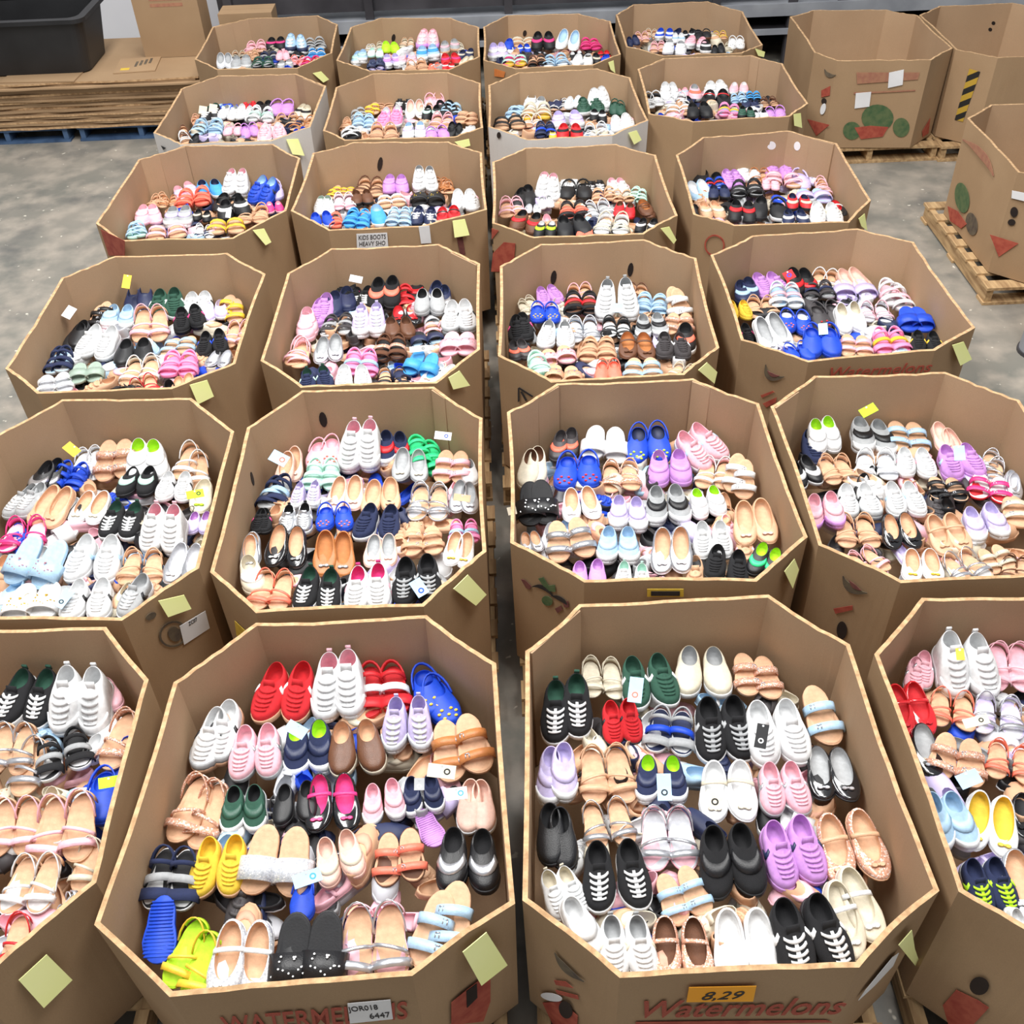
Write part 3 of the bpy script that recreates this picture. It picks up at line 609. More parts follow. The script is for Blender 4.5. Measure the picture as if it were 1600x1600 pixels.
SHOES = """
@A2
-
sn2 WTQW -0.983 2.125 0.536 -99 8 0.213 0.049
sn2 RTWR -0.773 2.290 0.530 -102 9 0.213 0.052
ht2 WWWP -0.599 2.311 0.527 -92 9 0.213 0.047
ss2 RRWR -0.454 2.353 0.510 -84 6 0.200 0.047
cl2 BBYB -0.277 2.290 0.492 -70 -1 0.202 0.054
-
sn2 PQSP -0.841 2.015 0.537 -91 7 0.179 0.040
vs2 NWNV -0.685 2.029 0.528 -85 5 0.177 0.042
sl2 UCUT -0.535 2.015 0.538 -80 7 0.181 0.041
ht2 LWSL -0.360 2.087 0.535 -91 9 0.166 0.038
s22 TTDT -0.204 2.029 0.560 -77 12 0.213 0.051
-
sa2 GTGT -0.972 1.823 0.556 -103 7 0.213 0.048
vs2 EWEK -0.845 1.792 0.547 -89 6 0.146 0.036
sl2 KKKK -0.695 1.801 0.538 -90 3 0.132 0.034
mj2 KKMM -0.584 1.823 0.563 -84 10 0.186 0.037
vs2 PWPP -0.433 1.788 0.545 -84 6 0.128 0.032
vs2 NWNN -0.313 1.808 0.545 -84 7 0.124 0.030
sl2 aWaa -0.128 1.777 0.557 -91 9 0.163 0.036
-
ss2 NWQK -1.015 1.584 0.574 -92 9 0.175 0.039
sn2 YTYY -0.871 1.611 0.568 -93 8 0.171 0.038
sd2 STST -0.704 1.631 0.602 -94 17 0.199 0.044
sl2 aaCa -0.556 1.606 0.559 -76 5 0.145 0.036
s22 TUOT -0.369 1.618 0.577 -85 12 0.159 0.034
ff1 HHHH -0.310 1.709 0.531 -68 -2 0.143 0.000
sl2 KKSK -0.159 1.605 0.539 -92 -2 0.187 0.048
-
ff1 BBBB -1.035 1.405 0.596 -88 11 0.180 0.000
sa2 VVYV -0.884 1.320 0.598 -105 10 0.182 0.038
mj2 SWWT -0.753 1.344 0.611 -92 12 0.213 0.041
cl1 BBBB -0.626 1.487 0.548 -93 -2 0.133 0.000
sd2 KKWK -0.579 1.350 0.633 -92 18 0.213 0.047
sa2 PPST -0.416 1.374 0.600 -89 10 0.213 0.044
s22 TTIT -0.181 1.397 0.596 -105 9 0.213 0.051
@A3
-
sn2 KWWE 0.147 2.169 0.541 -94 10 0.213 0.048
sa2 CCCC 0.281 2.272 0.504 -89 3 0.157 0.037
sn2 EWWE 0.423 2.249 0.503 -86 1 0.196 0.045
sl2 CWCQ 0.631 2.295 0.487 -95 -2 0.194 0.046
s22 TTGT 0.806 2.276 0.512 -90 5 0.176 0.041
s21 TTIT 0.958 2.090 0.564 -85 14 0.213 0.000
-
sn2 RKKR 0.316 2.066 0.533 -86 8 0.151 0.032
ss2 QWBN 0.495 2.034 0.535 -100 8 0.159 0.037
sn2 KWQK 0.638 2.048 0.555 -89 11 0.213 0.044
sn2 WWWW 0.797 2.018 0.548 -86 8 0.213 0.050
-
vs2 LWLL 0.093 1.888 0.552 -93 8 0.180 0.039
sa2 TTTT 0.253 1.887 0.551 -89 8 0.187 0.041
vs2 NWNV 0.429 1.845 0.527 -93 -0 0.152 0.040
mj2 WWCW 0.625 1.817 0.553 -96 6 0.202 0.042
sn2 PQSP 0.772 1.787 0.556 -89 8 0.162 0.035
bf2 KKSQ 0.961 1.867 0.519 -94 -2 0.196 0.042
-
sl2 KKKK 0.067 1.657 0.566 -89 8 0.180 0.041
sa2 TTST 0.237 1.705 0.532 -85 -2 0.153 0.041
sa2 PPSS 0.415 1.647 0.576 -92 10 0.186 0.039
vs2 KKKK 0.572 1.569 0.581 -91 9 0.200 0.041
sn2 HHNH 0.739 1.587 0.573 -82 8 0.194 0.043
mj2 GTTT 0.914 1.610 0.580 -83 9 0.213 0.045
-
sn2 WWWC 0.060 1.457 0.575 -68 8 0.138 0.035
sn2 KWWK 0.242 1.536 0.575 -88 7 0.194 0.046
s22 TTIT 0.409 1.457 0.571 -74 6 0.149 0.035
-
vs1 WWWW 0.080 1.345 0.621 -62 20 0.171 0.000
sn2 WWCQ 0.246 1.313 0.593 -87 9 0.168 0.037
mj2 GGGU 0.401 1.314 0.582 -92 4 0.182 0.040
bf2 WWWW 0.569 1.327 0.599 -92 9 0.203 0.040
sn2 KKWK 0.715 1.340 0.593 -81 7 0.213 0.045
mj2 CCWC 0.868 1.390 0.603 -80 11 0.213 0.041
@A1
-
sn2 KWWE -1.631 2.307 0.530 -99 9 0.211 0.043
ht2 WWWW -1.456 2.262 0.535 -90 9 0.213 0.049
sl1 PPPP -1.399 2.327 0.487 -66 -2 0.146 0.000
-
sa2 TTST -1.635 2.067 0.556 -92 14 0.173 0.036
sa1 TTST -1.561 2.022 0.524 -92 2 0.201 0.000
ss2 KWQK -1.504 2.043 0.508 -69 -2 0.160 0.042
sa1 GTGT -1.285 2.112 0.534 -99 6 0.211 0.000
-
cl1 BBBB -1.306 1.887 0.520 -86 -2 0.186 0.000
sa2 TTPT -1.368 1.773 0.590 -88 14 0.213 0.044
sa2 TTPT -1.532 1.777 0.575 -86 13 0.177 0.037
-
sa2 TWWT -1.400 1.580 0.569 -94 6 0.170 0.040
sa1 CTCT -1.264 1.637 0.563 -101 6 0.160 0.000
sa1 SSSS -1.232 1.432 0.626 -142 35 0.121 0.000
-
sa1 RTRT -1.404 1.405 0.567 -87 2 0.155 0.000
sl1 KKKK -1.345 1.277 0.623 -114 27 0.115 0.000
@A4
-
sn2 PQSP 1.351 2.246 0.504 -107 3 0.143 0.034
ht2 WWWW 1.473 2.290 0.522 -85 8 0.209 0.048
sa2 PPPP 1.666 2.260 0.535 -102 13 0.176 0.036
-
mj2 RRRR 1.250 2.097 0.549 -84 13 0.186 0.036
sa2 TTOT 1.428 2.075 0.502 -110 -2 0.149 0.037
sa2 SSSL 1.569 2.049 0.504 -109 -2 0.156 0.039
-
bf1 KKSQ 1.275 1.940 0.511 -100 -2 0.196 0.000
s22 TTGT 1.371 1.879 0.553 -112 11 0.166 0.037
sa2 OTOT 1.526 1.849 0.519 -111 -2 0.140 0.037
-
vs2 IWII 1.210 1.656 0.565 -86 8 0.170 0.035
bf2 WWYY 1.372 1.651 0.590 -108 15 0.187 0.035
bf1 KKKK 1.487 1.669 0.532 -112 -2 0.156 0.000
-
sn2 NQVN 1.253 1.438 0.579 -86 8 0.159 0.035
bf1 SSWT 1.370 1.467 0.575 -102 6 0.203 0.000
sl1 WWRW 1.274 1.293 0.615 -70 27 0.111 0.000
@B1
-
sl2 KKSK -2.039 3.588 0.483 -103 3 0.197 0.044
sa2 WWWW -1.901 3.733 0.486 -90 11 0.172 0.037
s22 TTGT -1.729 3.673 0.545 -88 24 0.204 0.044
vs2 WWWV -1.570 3.712 0.494 -81 10 0.206 0.045
sa2 TTWT -1.339 3.599 0.497 -91 8 0.200 0.044
-
sn2 QQWQ -1.983 3.328 0.490 -114 -2 0.190 0.044
ss2 BBBB -1.874 3.498 0.472 -103 -2 0.157 0.039
bf2 TTTT -1.840 3.273 0.551 -110 13 0.205 0.038
bf2 WWCT -1.711 3.270 0.512 -101 2 0.184 0.037
vs2 KKFK -1.565 3.423 0.481 -97 -2 0.159 0.039
sn2 WWQW -1.410 3.381 0.485 -88 -2 0.156 0.037
bf1 CCVC -1.286 3.348 0.490 -89 -2 0.205 0.000
-
sn2 KWWE -1.550 3.150 0.519 -95 0 0.184 0.041
ht2 WWWP -1.336 3.040 0.565 -99 11 0.188 0.038
sl2 LLLH -1.244 3.097 0.524 -93 2 0.110 0.027
-
sa2 MMMP -1.953 3.110 0.515 -85 -2 0.176 0.042
sd2 IIPI -1.768 2.898 0.623 -106 21 0.213 0.058
sn2 WWIW -1.582 2.919 0.556 -96 3 0.208 0.049
sa2 TTTT -1.409 2.849 0.559 -87 3 0.165 0.038
bf2 SSWS -1.223 2.860 0.593 -102 15 0.178 0.033
-
sd2 WWYW -1.766 2.711 0.567 -87 0 0.202 0.048
sn2 WWKW -1.546 2.671 0.562 -89 -2 0.183 0.043
sn1 QWKQ -1.349 2.686 0.560 -107 -2 0.194 0.000
@B2
-
cl2 PPOP -0.845 3.692 0.476 -95 6 0.168 0.041
ht2 WWWP -0.626 3.656 0.514 -98 13 0.213 0.045
vs2 NWRN -0.495 3.698 0.492 -84 11 0.174 0.037
ss2 JJJJ -0.328 3.703 0.451 -80 -2 0.204 0.048
-
bf2 PPPT -0.948 3.501 0.541 -94 21 0.175 0.033
ss2 FFFF -0.789 3.413 0.511 -93 8 0.158 0.036
bf2 QQCQ -0.422 3.472 0.514 -93 10 0.179 0.035
s22 TTPT -0.234 3.428 0.540 -96 18 0.172 0.037
sl1 WWWQ -0.137 3.415 0.481 -90 -2 0.151 0.000
-
ss2 NQIQ -0.979 3.328 0.491 -102 -2 0.179 0.044
ht2 LWLL -0.833 3.245 0.499 -96 -2 0.114 0.031
bf2 PPPT -0.669 3.289 0.533 -96 10 0.179 0.035
bf2 TTTT -0.528 3.264 0.523 -93 6 0.185 0.037
sa2 SSST -0.327 3.205 0.533 -94 7 0.184 0.041
bf2 SSSQ -0.172 3.225 0.534 -94 9 0.163 0.032
-
sn2 KKMK -1.020 3.100 0.515 -91 -2 0.128 0.031
sn2 SWWK -0.859 3.097 0.522 -88 0 0.145 0.034
cl2 BBOB -0.715 3.114 0.516 -86 -1 0.139 0.036
sn2 NWNN -0.516 3.071 0.519 -97 -2 0.183 0.042
s22 TTTT -0.354 2.968 0.538 -88 1 0.163 0.039
ss2 mmIm -0.192 2.978 0.531 -89 -0 0.112 0.030
-
bf2 SSST -1.032 2.895 0.586 -88 15 0.164 0.031
bf2 KKKT -0.857 2.935 0.593 -93 17 0.186 0.035
bf2 DDQD -0.681 2.892 0.590 -89 13 0.198 0.038
bf2 PPPQ -0.501 2.882 0.567 -90 9 0.152 0.030
bf2 WWYT -0.183 2.872 0.570 -100 8 0.163 0.032
-
sl1 CCWC -1.023 2.758 0.552 -74 -2 0.188 0.000
sa2 TTOT -0.871 2.680 0.586 -98 6 0.174 0.039
sn2 KWWE -0.697 2.661 0.593 -97 7 0.184 0.040
sn2 WWPM -0.522 2.655 0.603 -90 10 0.189 0.040
sn2 KKQK -0.354 2.692 0.604 -86 11 0.197 0.041
@B3
-
sl2 XXOX 0.246 3.581 0.486 -100 4 0.165 0.037
sd2 WWWW 0.426 3.563 0.531 -98 16 0.195 0.043
cl2 BBVN 0.601 3.537 0.531 -95 16 0.191 0.043
sn2 PWIP 0.748 3.484 0.520 -52 11 0.212 0.043
-
sl2 CCCU 0.083 3.411 0.530 -95 11 0.188 0.040
cl2 BBRB 0.290 3.365 0.508 -93 3 0.191 0.047
sa2 TTGT 0.462 3.329 0.494 -93 -2 0.178 0.041
vs2 HHHH 0.671 3.361 0.490 -98 -2 0.188 0.044
sa2 PTWT 0.870 3.316 0.510 -109 3 0.167 0.038
s22 TTWT 0.977 3.262 0.591 -104 28 0.180 0.039
-
sd2 KKWK 0.077 3.149 0.589 -89 19 0.206 0.045
bf2 WWWT 0.272 3.141 0.543 -87 7 0.170 0.034
vs2 LWLL 0.461 3.050 0.534 -96 2 0.158 0.037
vs2 QWKQ 0.612 3.095 0.538 -91 4 0.180 0.041
vs2 WWWV 0.769 3.098 0.518 -84 -2 0.147 0.036
-
bf2 SSST 0.058 2.895 0.544 -83 0 0.110 0.023
s22 TTST 0.204 2.902 0.606 -85 19 0.184 0.040
vs2 IWII 0.403 2.855 0.545 -95 -2 0.165 0.040
bf2 SWST 0.597 2.814 0.616 -96 18 0.194 0.036
sn2 WWWW 0.753 2.856 0.571 -96 7 0.159 0.034
bf2 TTPT 0.933 2.963 0.595 -89 15 0.205 0.039
-
sl2 HHHH 0.275 2.679 0.564 -94 -2 0.134 0.033
sn2 WWWF 0.437 2.651 0.566 -96 -2 0.130 0.033
sn2 KKKK 0.796 2.713 0.559 -106 -2 0.163 0.039
sl2 KKJV 0.951 2.698 0.587 -118 9 0.142 0.030
@B4
-
vs2 WWWV 1.345 3.552 0.505 -90 11 0.174 0.037
vs2 QWKQ 1.564 3.625 0.458 -89 -2 0.202 0.048
s22 TTIT 1.737 3.580 0.497 -98 8 0.190 0.043
bf2 PPPP 1.881 3.514 0.502 -83 8 0.179 0.035
sa2 SSST 2.071 3.313 0.489 -116 -2 0.159 0.038
-
sn1 NNNN 1.265 3.575 0.463 -98 -2 0.195 0.000
sl2 KWWK 1.186 3.288 0.518 -71 8 0.149 0.031
sa2 TTTT 1.347 3.307 0.507 -85 3 0.160 0.036
sa2 WSWS 1.547 3.346 0.487 -104 -2 0.179 0.042
sn2 WWPW 1.690 3.330 0.489 -97 -2 0.161 0.038
sn2 HHIH 1.866 3.329 0.490 -90 -2 0.191 0.044
s22 WRMW 1.954 3.151 0.523 -111 3 0.166 0.039
bf2 SSSS 2.055 3.145 0.532 -107 8 0.133 0.027
-
vs2 PHPP 1.213 3.002 0.561 -95 11 0.158 0.033
sn2 WQQW 1.369 3.078 0.516 -92 -2 0.177 0.041
sn2 WWIW 1.544 3.076 0.526 -85 1 0.164 0.037
s22 TKKT 1.759 3.154 0.511 -95 -1 0.152 0.036
-
bf2 KKKT 1.468 2.880 0.570 -89 9 0.164 0.032
mj2 TTTT 1.632 2.867 0.572 -85 8 0.187 0.038
vs2 LWLL 1.787 2.893 0.552 -84 3 0.161 0.037
s21 TTCT 1.987 3.009 0.523 -108 -2 0.207 0.000
sa2 TTTT 1.321 2.908 0.534 -94 -2 0.166 0.040
-
sa2 PTPT 1.277 2.705 0.555 -66 -2 0.130 0.033
bf2 WWYT 1.493 2.668 0.574 -99 2 0.164 0.034
sa2 TWST 1.616 2.650 0.561 -73 -2 0.153 0.038
s22 TTCT 1.752 2.680 0.581 -80 8 0.124 0.028
sa2 UTUT 1.826 2.609 0.590 -106 10 0.119 0.025
@C1
-
s22 TKKT -2.181 4.895 0.548 -97 21 0.171 0.037
sl2 NWNN -1.998 5.105 0.510 -83 12 0.187 0.040
sn2 EWWE -1.793 5.042 0.500 -85 7 0.213 0.051
sn2 WQQW -1.587 5.052 0.475 -88 0 0.209 0.046
s22 YTYT -1.381 4.896 0.532 -93 15 0.182 0.040
-
sl2 KKKK -2.157 4.582 0.522 -102 2 0.193 0.043
vs2 IWII -2.000 4.771 0.495 -92 -1 0.173 0.040
sa2 TTPT -1.796 4.643 0.581 -88 19 0.213 0.044
sn2 KKMK -1.636 4.706 0.511 -77 2 0.178 0.039
sl2 LWLL -1.525 4.795 0.488 -77 -2 0.146 0.035
sa2 TTPT -1.313 4.496 0.560 -99 13 0.163 0.034
-
sn2 WWWW -1.973 4.464 0.543 -103 4 0.211 0.045
sl2 KKKK -1.821 4.380 0.527 -85 -2 0.192 0.044
s22 TTIT -1.607 4.452 0.520 -91 -2 0.178 0.042
sn2 KKBK -1.438 4.400 0.558 -83 10 0.156 0.033
-
ss2 NQNI -2.173 4.308 0.549 -90 3 0.175 0.041
sd2 AAAA -2.002 4.185 0.571 -77 7 0.159 0.037
sa2 CTWT -1.733 4.197 0.556 -91 2 0.186 0.042
ss2 mmmm -1.560 4.236 0.540 -88 -2 0.181 0.043
bf2 SSSS -1.369 4.271 0.536 -100 -2 0.139 0.029
-
s22 WSWS -2.133 4.096 0.572 -73 4 0.171 0.040
sa2 TTRT -1.705 4.027 0.558 -74 -2 0.146 0.035
bf2 TTTT -1.512 4.050 0.557 -83 -2 0.131 0.028
@C2
-
sn2 KKMK -0.866 5.135 0.482 -104 4 0.169 0.037
sn2 KKWK -0.780 5.012 0.469 -96 -2 0.183 0.041
vs2 KKOK -0.616 4.924 0.529 -93 12 0.206 0.044
ss1 RRRR -0.507 4.948 0.481 -90 -1 0.207 0.000
sl1 KKRK -0.415 5.133 0.462 -98 -2 0.203 0.000
sl2 NNSN -0.252 4.966 0.511 -98 9 0.188 0.041
-
sn2 HHHH -0.995 4.816 0.495 -97 -0 0.209 0.048
sl2 NNNN -0.873 4.873 0.482 -87 -2 0.205 0.048
sl2 QQQK -0.381 4.752 0.527 -87 9 0.174 0.038
sn2 WQQW -0.220 4.596 0.549 -89 10 0.204 0.043
bf2 KKRR -0.514 4.687 0.499 -81 -2 0.173 0.036
-
vs2 PPPP -1.044 4.608 0.506 -85 -2 0.199 0.046
ss2 XWQX -0.838 4.587 0.508 -90 -2 0.166 0.040
ht2 LWLL -0.673 4.561 0.511 -89 -2 0.183 0.043
sl2 UUUU -0.536 4.508 0.515 -80 -2 0.160 0.038
s22 TTPT -0.345 4.538 0.512 -78 -2 0.153 0.036
-
sa2 PTPT -1.020 4.299 0.544 -93 0 0.202 0.045
bf2 SSSQ -0.846 4.293 0.588 -90 15 0.171 0.032
ss2 UUGK -0.545 4.292 0.563 -96 8 0.161 0.037
sd2 NINK -0.395 4.423 0.523 -82 -2 0.154 0.037
sd2 PPWP -0.214 4.342 0.556 -94 6 0.188 0.044
-
ss2 mmIm -0.679 4.163 0.574 -92 7 0.168 0.039
sd2 ZZZZ -0.364 4.101 0.606 -111 18 0.156 0.035
sn2 NNFE -0.888 4.020 0.560 -83 -2 0.165 0.038
sn2 WWWW -0.712 4.010 0.561 -86 -2 0.168 0.039
sa2 TTKT -0.532 4.009 0.561 -84 -2 0.147 0.035
bf2 WWPW -0.268 4.024 0.563 -118 -0 0.173 0.035
@C3
-
sn2 HHHH 0.219 4.822 0.483 -75 -2 0.152 0.035
sa2 TTPT 0.396 4.920 0.475 -94 -2 0.165 0.039
ht2 WWWQ 0.582 4.659 0.540 -94 9 0.213 0.049
sa2 TTUT 0.754 4.925 0.474 -90 -2 0.175 0.040
s22 TTWT 0.888 4.612 0.609 -76 32 0.191 0.041
-
sa2 CCCC 0.087 4.744 0.490 -73 -2 0.130 0.031
cl2 BBYB 0.209 4.625 0.501 -91 -2 0.152 0.039
ss2 KKRU 0.406 4.709 0.494 -92 -2 0.189 0.045
ss2 IIII 0.775 4.675 0.497 -99 -2 0.175 0.042
-
sn2 KKMK 0.051 4.483 0.517 -88 -2 0.198 0.044
sn2 WWWQ 0.259 4.368 0.525 -95 -2 0.185 0.041
sa2 SSSS 0.389 4.431 0.539 -88 4 0.175 0.039
sa2 KKKW 0.560 4.429 0.519 -94 -2 0.167 0.039
vs2 QWKQ 0.725 4.426 0.520 -93 -2 0.166 0.039
s22 TTGT 0.882 4.434 0.563 -102 14 0.157 0.035
-
sl2 XXOX 0.044 4.234 0.537 -83 -2 0.139 0.033
sd2 PPTT 0.241 4.185 0.544 -87 -1 0.167 0.040
ss2 TTTT 0.453 4.210 0.539 -101 -2 0.173 0.042
mj2 UUUD 0.628 4.239 0.551 -94 2 0.202 0.042
sn2 XXWX 0.800 4.204 0.540 -92 -2 0.177 0.040
sl1 KWOK 0.976 4.287 0.532 -102 -2 0.207 0.000
-
ss1 FFFF 0.140 4.083 0.551 -83 -2 0.204 0.000
sd2 TTLT 0.267 4.006 0.564 -94 0 0.156 0.038
cl2 OOOO 0.471 3.970 0.593 -94 12 0.127 0.029
s22 TTIT 0.638 4.017 0.577 -96 4 0.175 0.040
sa2 CTCT 0.832 3.957 0.561 -115 -2 0.116 0.028
@C4
-
sn2 HHHH 1.337 4.938 0.477 -78 -2 0.198 0.044
sl2 KKRK 1.555 4.998 0.497 -90 5 0.207 0.046
sa2 TTWT 1.761 5.018 0.491 -103 4 0.199 0.044
bf2 PPPP 1.890 4.987 0.511 -73 8 0.213 0.046
-
sl2 NNIN 1.214 4.837 0.486 -92 -2 0.185 0.043
ss2 WWPI 1.452 4.685 0.526 -93 6 0.176 0.041
ss2 XQNX 1.648 4.743 0.495 -99 -2 0.148 0.036
sd2 LLLL 1.827 4.778 0.505 -95 2 0.199 0.047
ss2 WWPP 2.026 4.689 0.500 -91 -2 0.205 0.051
-
sn2 YYYY 1.176 4.524 0.523 -93 1 0.134 0.030
sa2 TTTT 1.310 4.589 0.513 -91 -1 0.168 0.038
cl2 BBOW 1.428 4.388 0.543 -94 3 0.157 0.039
cl2 XXRX 1.567 4.416 0.558 -80 8 0.178 0.042
sl2 WWWC 1.662 4.366 0.596 -81 21 0.170 0.035
sa2 SSPS 1.858 4.481 0.519 -96 -2 0.161 0.038
sd2 BBBB 2.017 4.367 0.571 -94 10 0.191 0.044
-
sn2 KKMK 1.180 4.251 0.568 -83 10 0.134 0.028
bf2 WWWQ 1.228 4.227 0.643 -68 26 0.213 0.040
cl2 BBBB 1.490 4.157 0.597 -96 13 0.187 0.043
cl2 BBBB 1.352 4.065 0.562 -80 -0 0.127 0.033
s22 TTPT 1.656 4.126 0.582 -100 9 0.156 0.036
ss2 mmYm 1.804 4.149 0.575 -86 7 0.168 0.039
sn2 KKYK 1.985 4.117 0.559 -101 0 0.151 0.034
@D1
-
sa2 UTUT -1.969 6.507 0.470 -85 -2 0.110 0.026
ht2 WWWP -1.628 6.359 0.516 -100 11 0.180 0.037
sn2 BBNI -1.408 6.171 0.561 -117 18 0.203 0.041
cl1 LLLL -1.407 6.237 0.487 -84 -2 0.201 0.000
vs1 WLLW -1.365 6.364 0.475 -83 -2 0.185 0.000
-
vs2 PPLP -2.044 6.339 0.476 -65 -2 0.169 0.039
sl2 ZWZN -1.858 6.346 0.476 -75 -2 0.186 0.042
sa2 TTTT -2.140 6.174 0.493 -91 -2 0.148 0.034
ss2 OOOO -1.900 6.183 0.492 -86 -2 0.208 0.053
mj2 KKKK -1.661 6.118 0.498 -94 -2 0.211 0.045
-
sa2 TTDT -2.055 6.132 0.496 -85 -2 0.117 0.028
vs2 PPPP -2.132 5.895 0.518 -80 -2 0.181 0.042
vs2 QWLQ -1.915 5.844 0.523 -84 -2 0.192 0.043
sl2 KKCK -1.779 5.842 0.523 -87 -2 0.111 0.027
sl2 KKWK -1.623 5.945 0.513 -76 -2 0.201 0.045
sa2 TTTT -1.470 5.853 0.522 -86 -2 0.198 0.045
sl2 MPMP -1.374 5.938 0.514 -78 -2 0.111 0.027
-
ss2 IFIF -2.163 5.669 0.538 -75 -2 0.162 0.039
s22 TTPT -1.960 5.678 0.537 -79 -2 0.211 0.053
sa2 WWWW -1.720 5.591 0.557 -84 3 0.114 0.026
s22 YTYT -1.612 5.717 0.542 -84 -0 0.206 0.048
@D2
-
s22 YTYT -1.100 6.262 0.512 -96 10 0.122 0.026
s22 YTYT -0.997 6.282 0.485 -89 -1 0.121 0.029
sa2 TTUT -0.828 6.328 0.479 -93 -2 0.209 0.048
vs2 HHHH -0.646 6.279 0.483 -87 -2 0.183 0.042
ht2 WWWQ -0.460 6.224 0.523 -89 9 0.172 0.036
sa2 TTDT -0.337 6.255 0.485 -94 -2 0.148 0.034
sa2 TTDT -0.260 6.309 0.486 -87 -0 0.143 0.033
-
sn2 WWWA -1.065 5.901 0.531 -91 2 0.166 0.037
sa2 WPWP -0.947 5.971 0.534 -82 6 0.150 0.033
sl2 UKUU -0.846 6.023 0.506 -81 -2 0.150 0.035
s22 TTWT -0.670 6.045 0.504 -82 -2 0.183 0.042
sd2 KKYK -0.440 6.042 0.505 -88 -2 0.202 0.048
sn2 WWWW -0.213 5.923 0.525 -86 1 0.183 0.040
sn1 WWPW -0.135 5.926 0.515 -87 -2 0.196 0.000
-
sl2 BWBB -1.052 5.674 0.544 -79 0 0.147 0.034
ss1 OOOO -0.960 5.678 0.538 -82 -2 0.160 0.000
ss2 ZZZZ -0.814 5.669 0.565 -98 7 0.163 0.037
sl1 ZWZI -0.728 5.745 0.532 -83 -2 0.205 0.000
ss2 IIIQ -0.579 5.675 0.566 -94 8 0.156 0.035
sn2 NNWN -0.432 5.692 0.541 -94 -1 0.159 0.036
mj2 RRKR -0.303 5.739 0.540 -92 0 0.171 0.036
@D3
-
ht2 WWWP 0.260 6.224 0.492 -98 3 0.193 0.042
sn2 WWWW 0.443 6.326 0.464 -96 -2 0.202 0.044
sn2 KWWE 0.633 6.272 0.478 -89 0 0.184 0.040
sn2 WWPP 0.797 6.190 0.486 -84 1 0.182 0.040
ss2 FFFA 0.941 6.010 0.497 -106 -1 0.140 0.033
-
sl2 KKKK 0.103 6.090 0.486 -99 -2 0.207 0.052
cl2 KKKK 0.481 6.071 0.487 -94 -2 0.189 0.047
ss2 TTTT 0.639 5.971 0.497 -91 -2 0.151 0.037
ss2 TTCT 0.745 5.940 0.499 -88 -2 0.134 0.033
-
sa2 PTPT 0.062 5.851 0.507 -87 -2 0.198 0.045
mj2 SSSS 0.203 5.802 0.512 -95 -2 0.112 0.023
sn2 WWWQ 0.279 5.853 0.508 -87 -2 0.110 0.022
ss2 KKOO 0.438 5.751 0.517 -90 -2 0.180 0.043
sa2 SSWQ 0.570 5.732 0.518 -83 -2 0.179 0.041
sl2 RRRU 0.747 5.694 0.522 -100 -2 0.136 0.032
mj2 UUUD 0.879 5.762 0.515 -80 -2 0.187 0.039
-
sl2 UURK 0.181 5.562 0.533 -109 -2 0.191 0.043
vs2 KKVW 0.269 5.424 0.552 -101 0 0.133 0.031
sl2 KKKK 0.400 5.479 0.541 -84 -2 0.207 0.048
sa2 WWCW 0.661 5.511 0.538 -101 -2 0.207 0.050
sl2 KKWK 0.852 5.430 0.545 -108 -2 0.130 0.031
sl2 OOOO 0.482 5.359 0.552 -98 -2 0.110 0.023
@D4
-
sl2 KKKK 1.251 6.289 0.472 -104 -2 0.208 0.048
sl2 KKVV 1.381 6.443 0.470 -94 -2 0.110 0.025
sn2 HHHH 1.417 6.284 0.473 -88 -2 0.189 0.042
vs2 WWWQ 1.588 6.391 0.463 -103 -2 0.186 0.043
sn1 HHHH 1.756 6.432 0.461 -85 -2 0.207 0.000
sn1 HHHH 1.887 6.415 0.466 -97 -1 0.209 0.000
cl1 LLLL 1.962 6.236 0.477 -89 -2 0.208 0.000
cl1 LLQL 2.101 6.306 0.470 -108 -2 0.202 0.000
-
bf2 IWIW 1.193 5.974 0.535 -79 8 0.187 0.037
ss2 BBRI 1.332 6.047 0.495 -95 -2 0.135 0.033
ss2 KKKQ 1.512 5.963 0.502 -97 -2 0.193 0.046
sa2 TTDT 1.639 6.215 0.492 -90 2 0.170 0.038
vs2 PPPP 1.663 5.996 0.499 -94 -2 0.113 0.028
s22 PTPP 1.770 6.118 0.503 -99 2 0.212 0.052
sa2 TTPT 2.009 5.976 0.501 -93 -2 0.178 0.040
-
sl2 NKNN 1.332 5.897 0.508 -95 -2 0.138 0.033
sd2 LLLI 1.869 5.834 0.529 -92 2 0.191 0.045
vs2 KKRK 1.405 5.570 0.543 -98 -1 0.177 0.040
sl1 KKKK 1.530 5.612 0.534 -106 -2 0.207 0.000
cl1 KWKK 1.618 5.596 0.535 -101 -2 0.208 0.000
sl2 RKCN 1.756 5.683 0.528 -96 -2 0.151 0.035
mj2 KKWR 1.980 5.588 0.536 -89 -2 0.183 0.038
-
sl2 TTCT 1.205 5.594 0.547 -79 2 0.156 0.035
sl2 NWWN 1.678 5.451 0.549 -94 -2 0.147 0.034
sn2 WWCW 1.856 5.495 0.545 -93 -2 0.192 0.043
@E1
-
sl2 BBIB -2.042 7.815 0.503 -95 -2 0.189 0.043
cl2 BBIB -1.935 7.779 0.506 -88 -2 0.154 0.038
sn2 RWBI -1.818 7.780 0.507 -78 -2 0.149 0.034
sl2 KKKK -1.667 7.730 0.506 -76 -2 0.187 0.042
cl2 HHHH -1.492 7.686 0.509 -94 -2 0.200 0.049
-
sn2 KWWE -2.061 7.509 0.520 -88 -2 0.198 0.044
sn2 WWWQ -1.878 7.439 0.540 -107 3 0.151 0.033
sn2 WWWW -1.767 7.406 0.562 -95 11 0.146 0.030
ss2 WWFW -1.649 7.386 0.555 -92 6 0.169 0.039
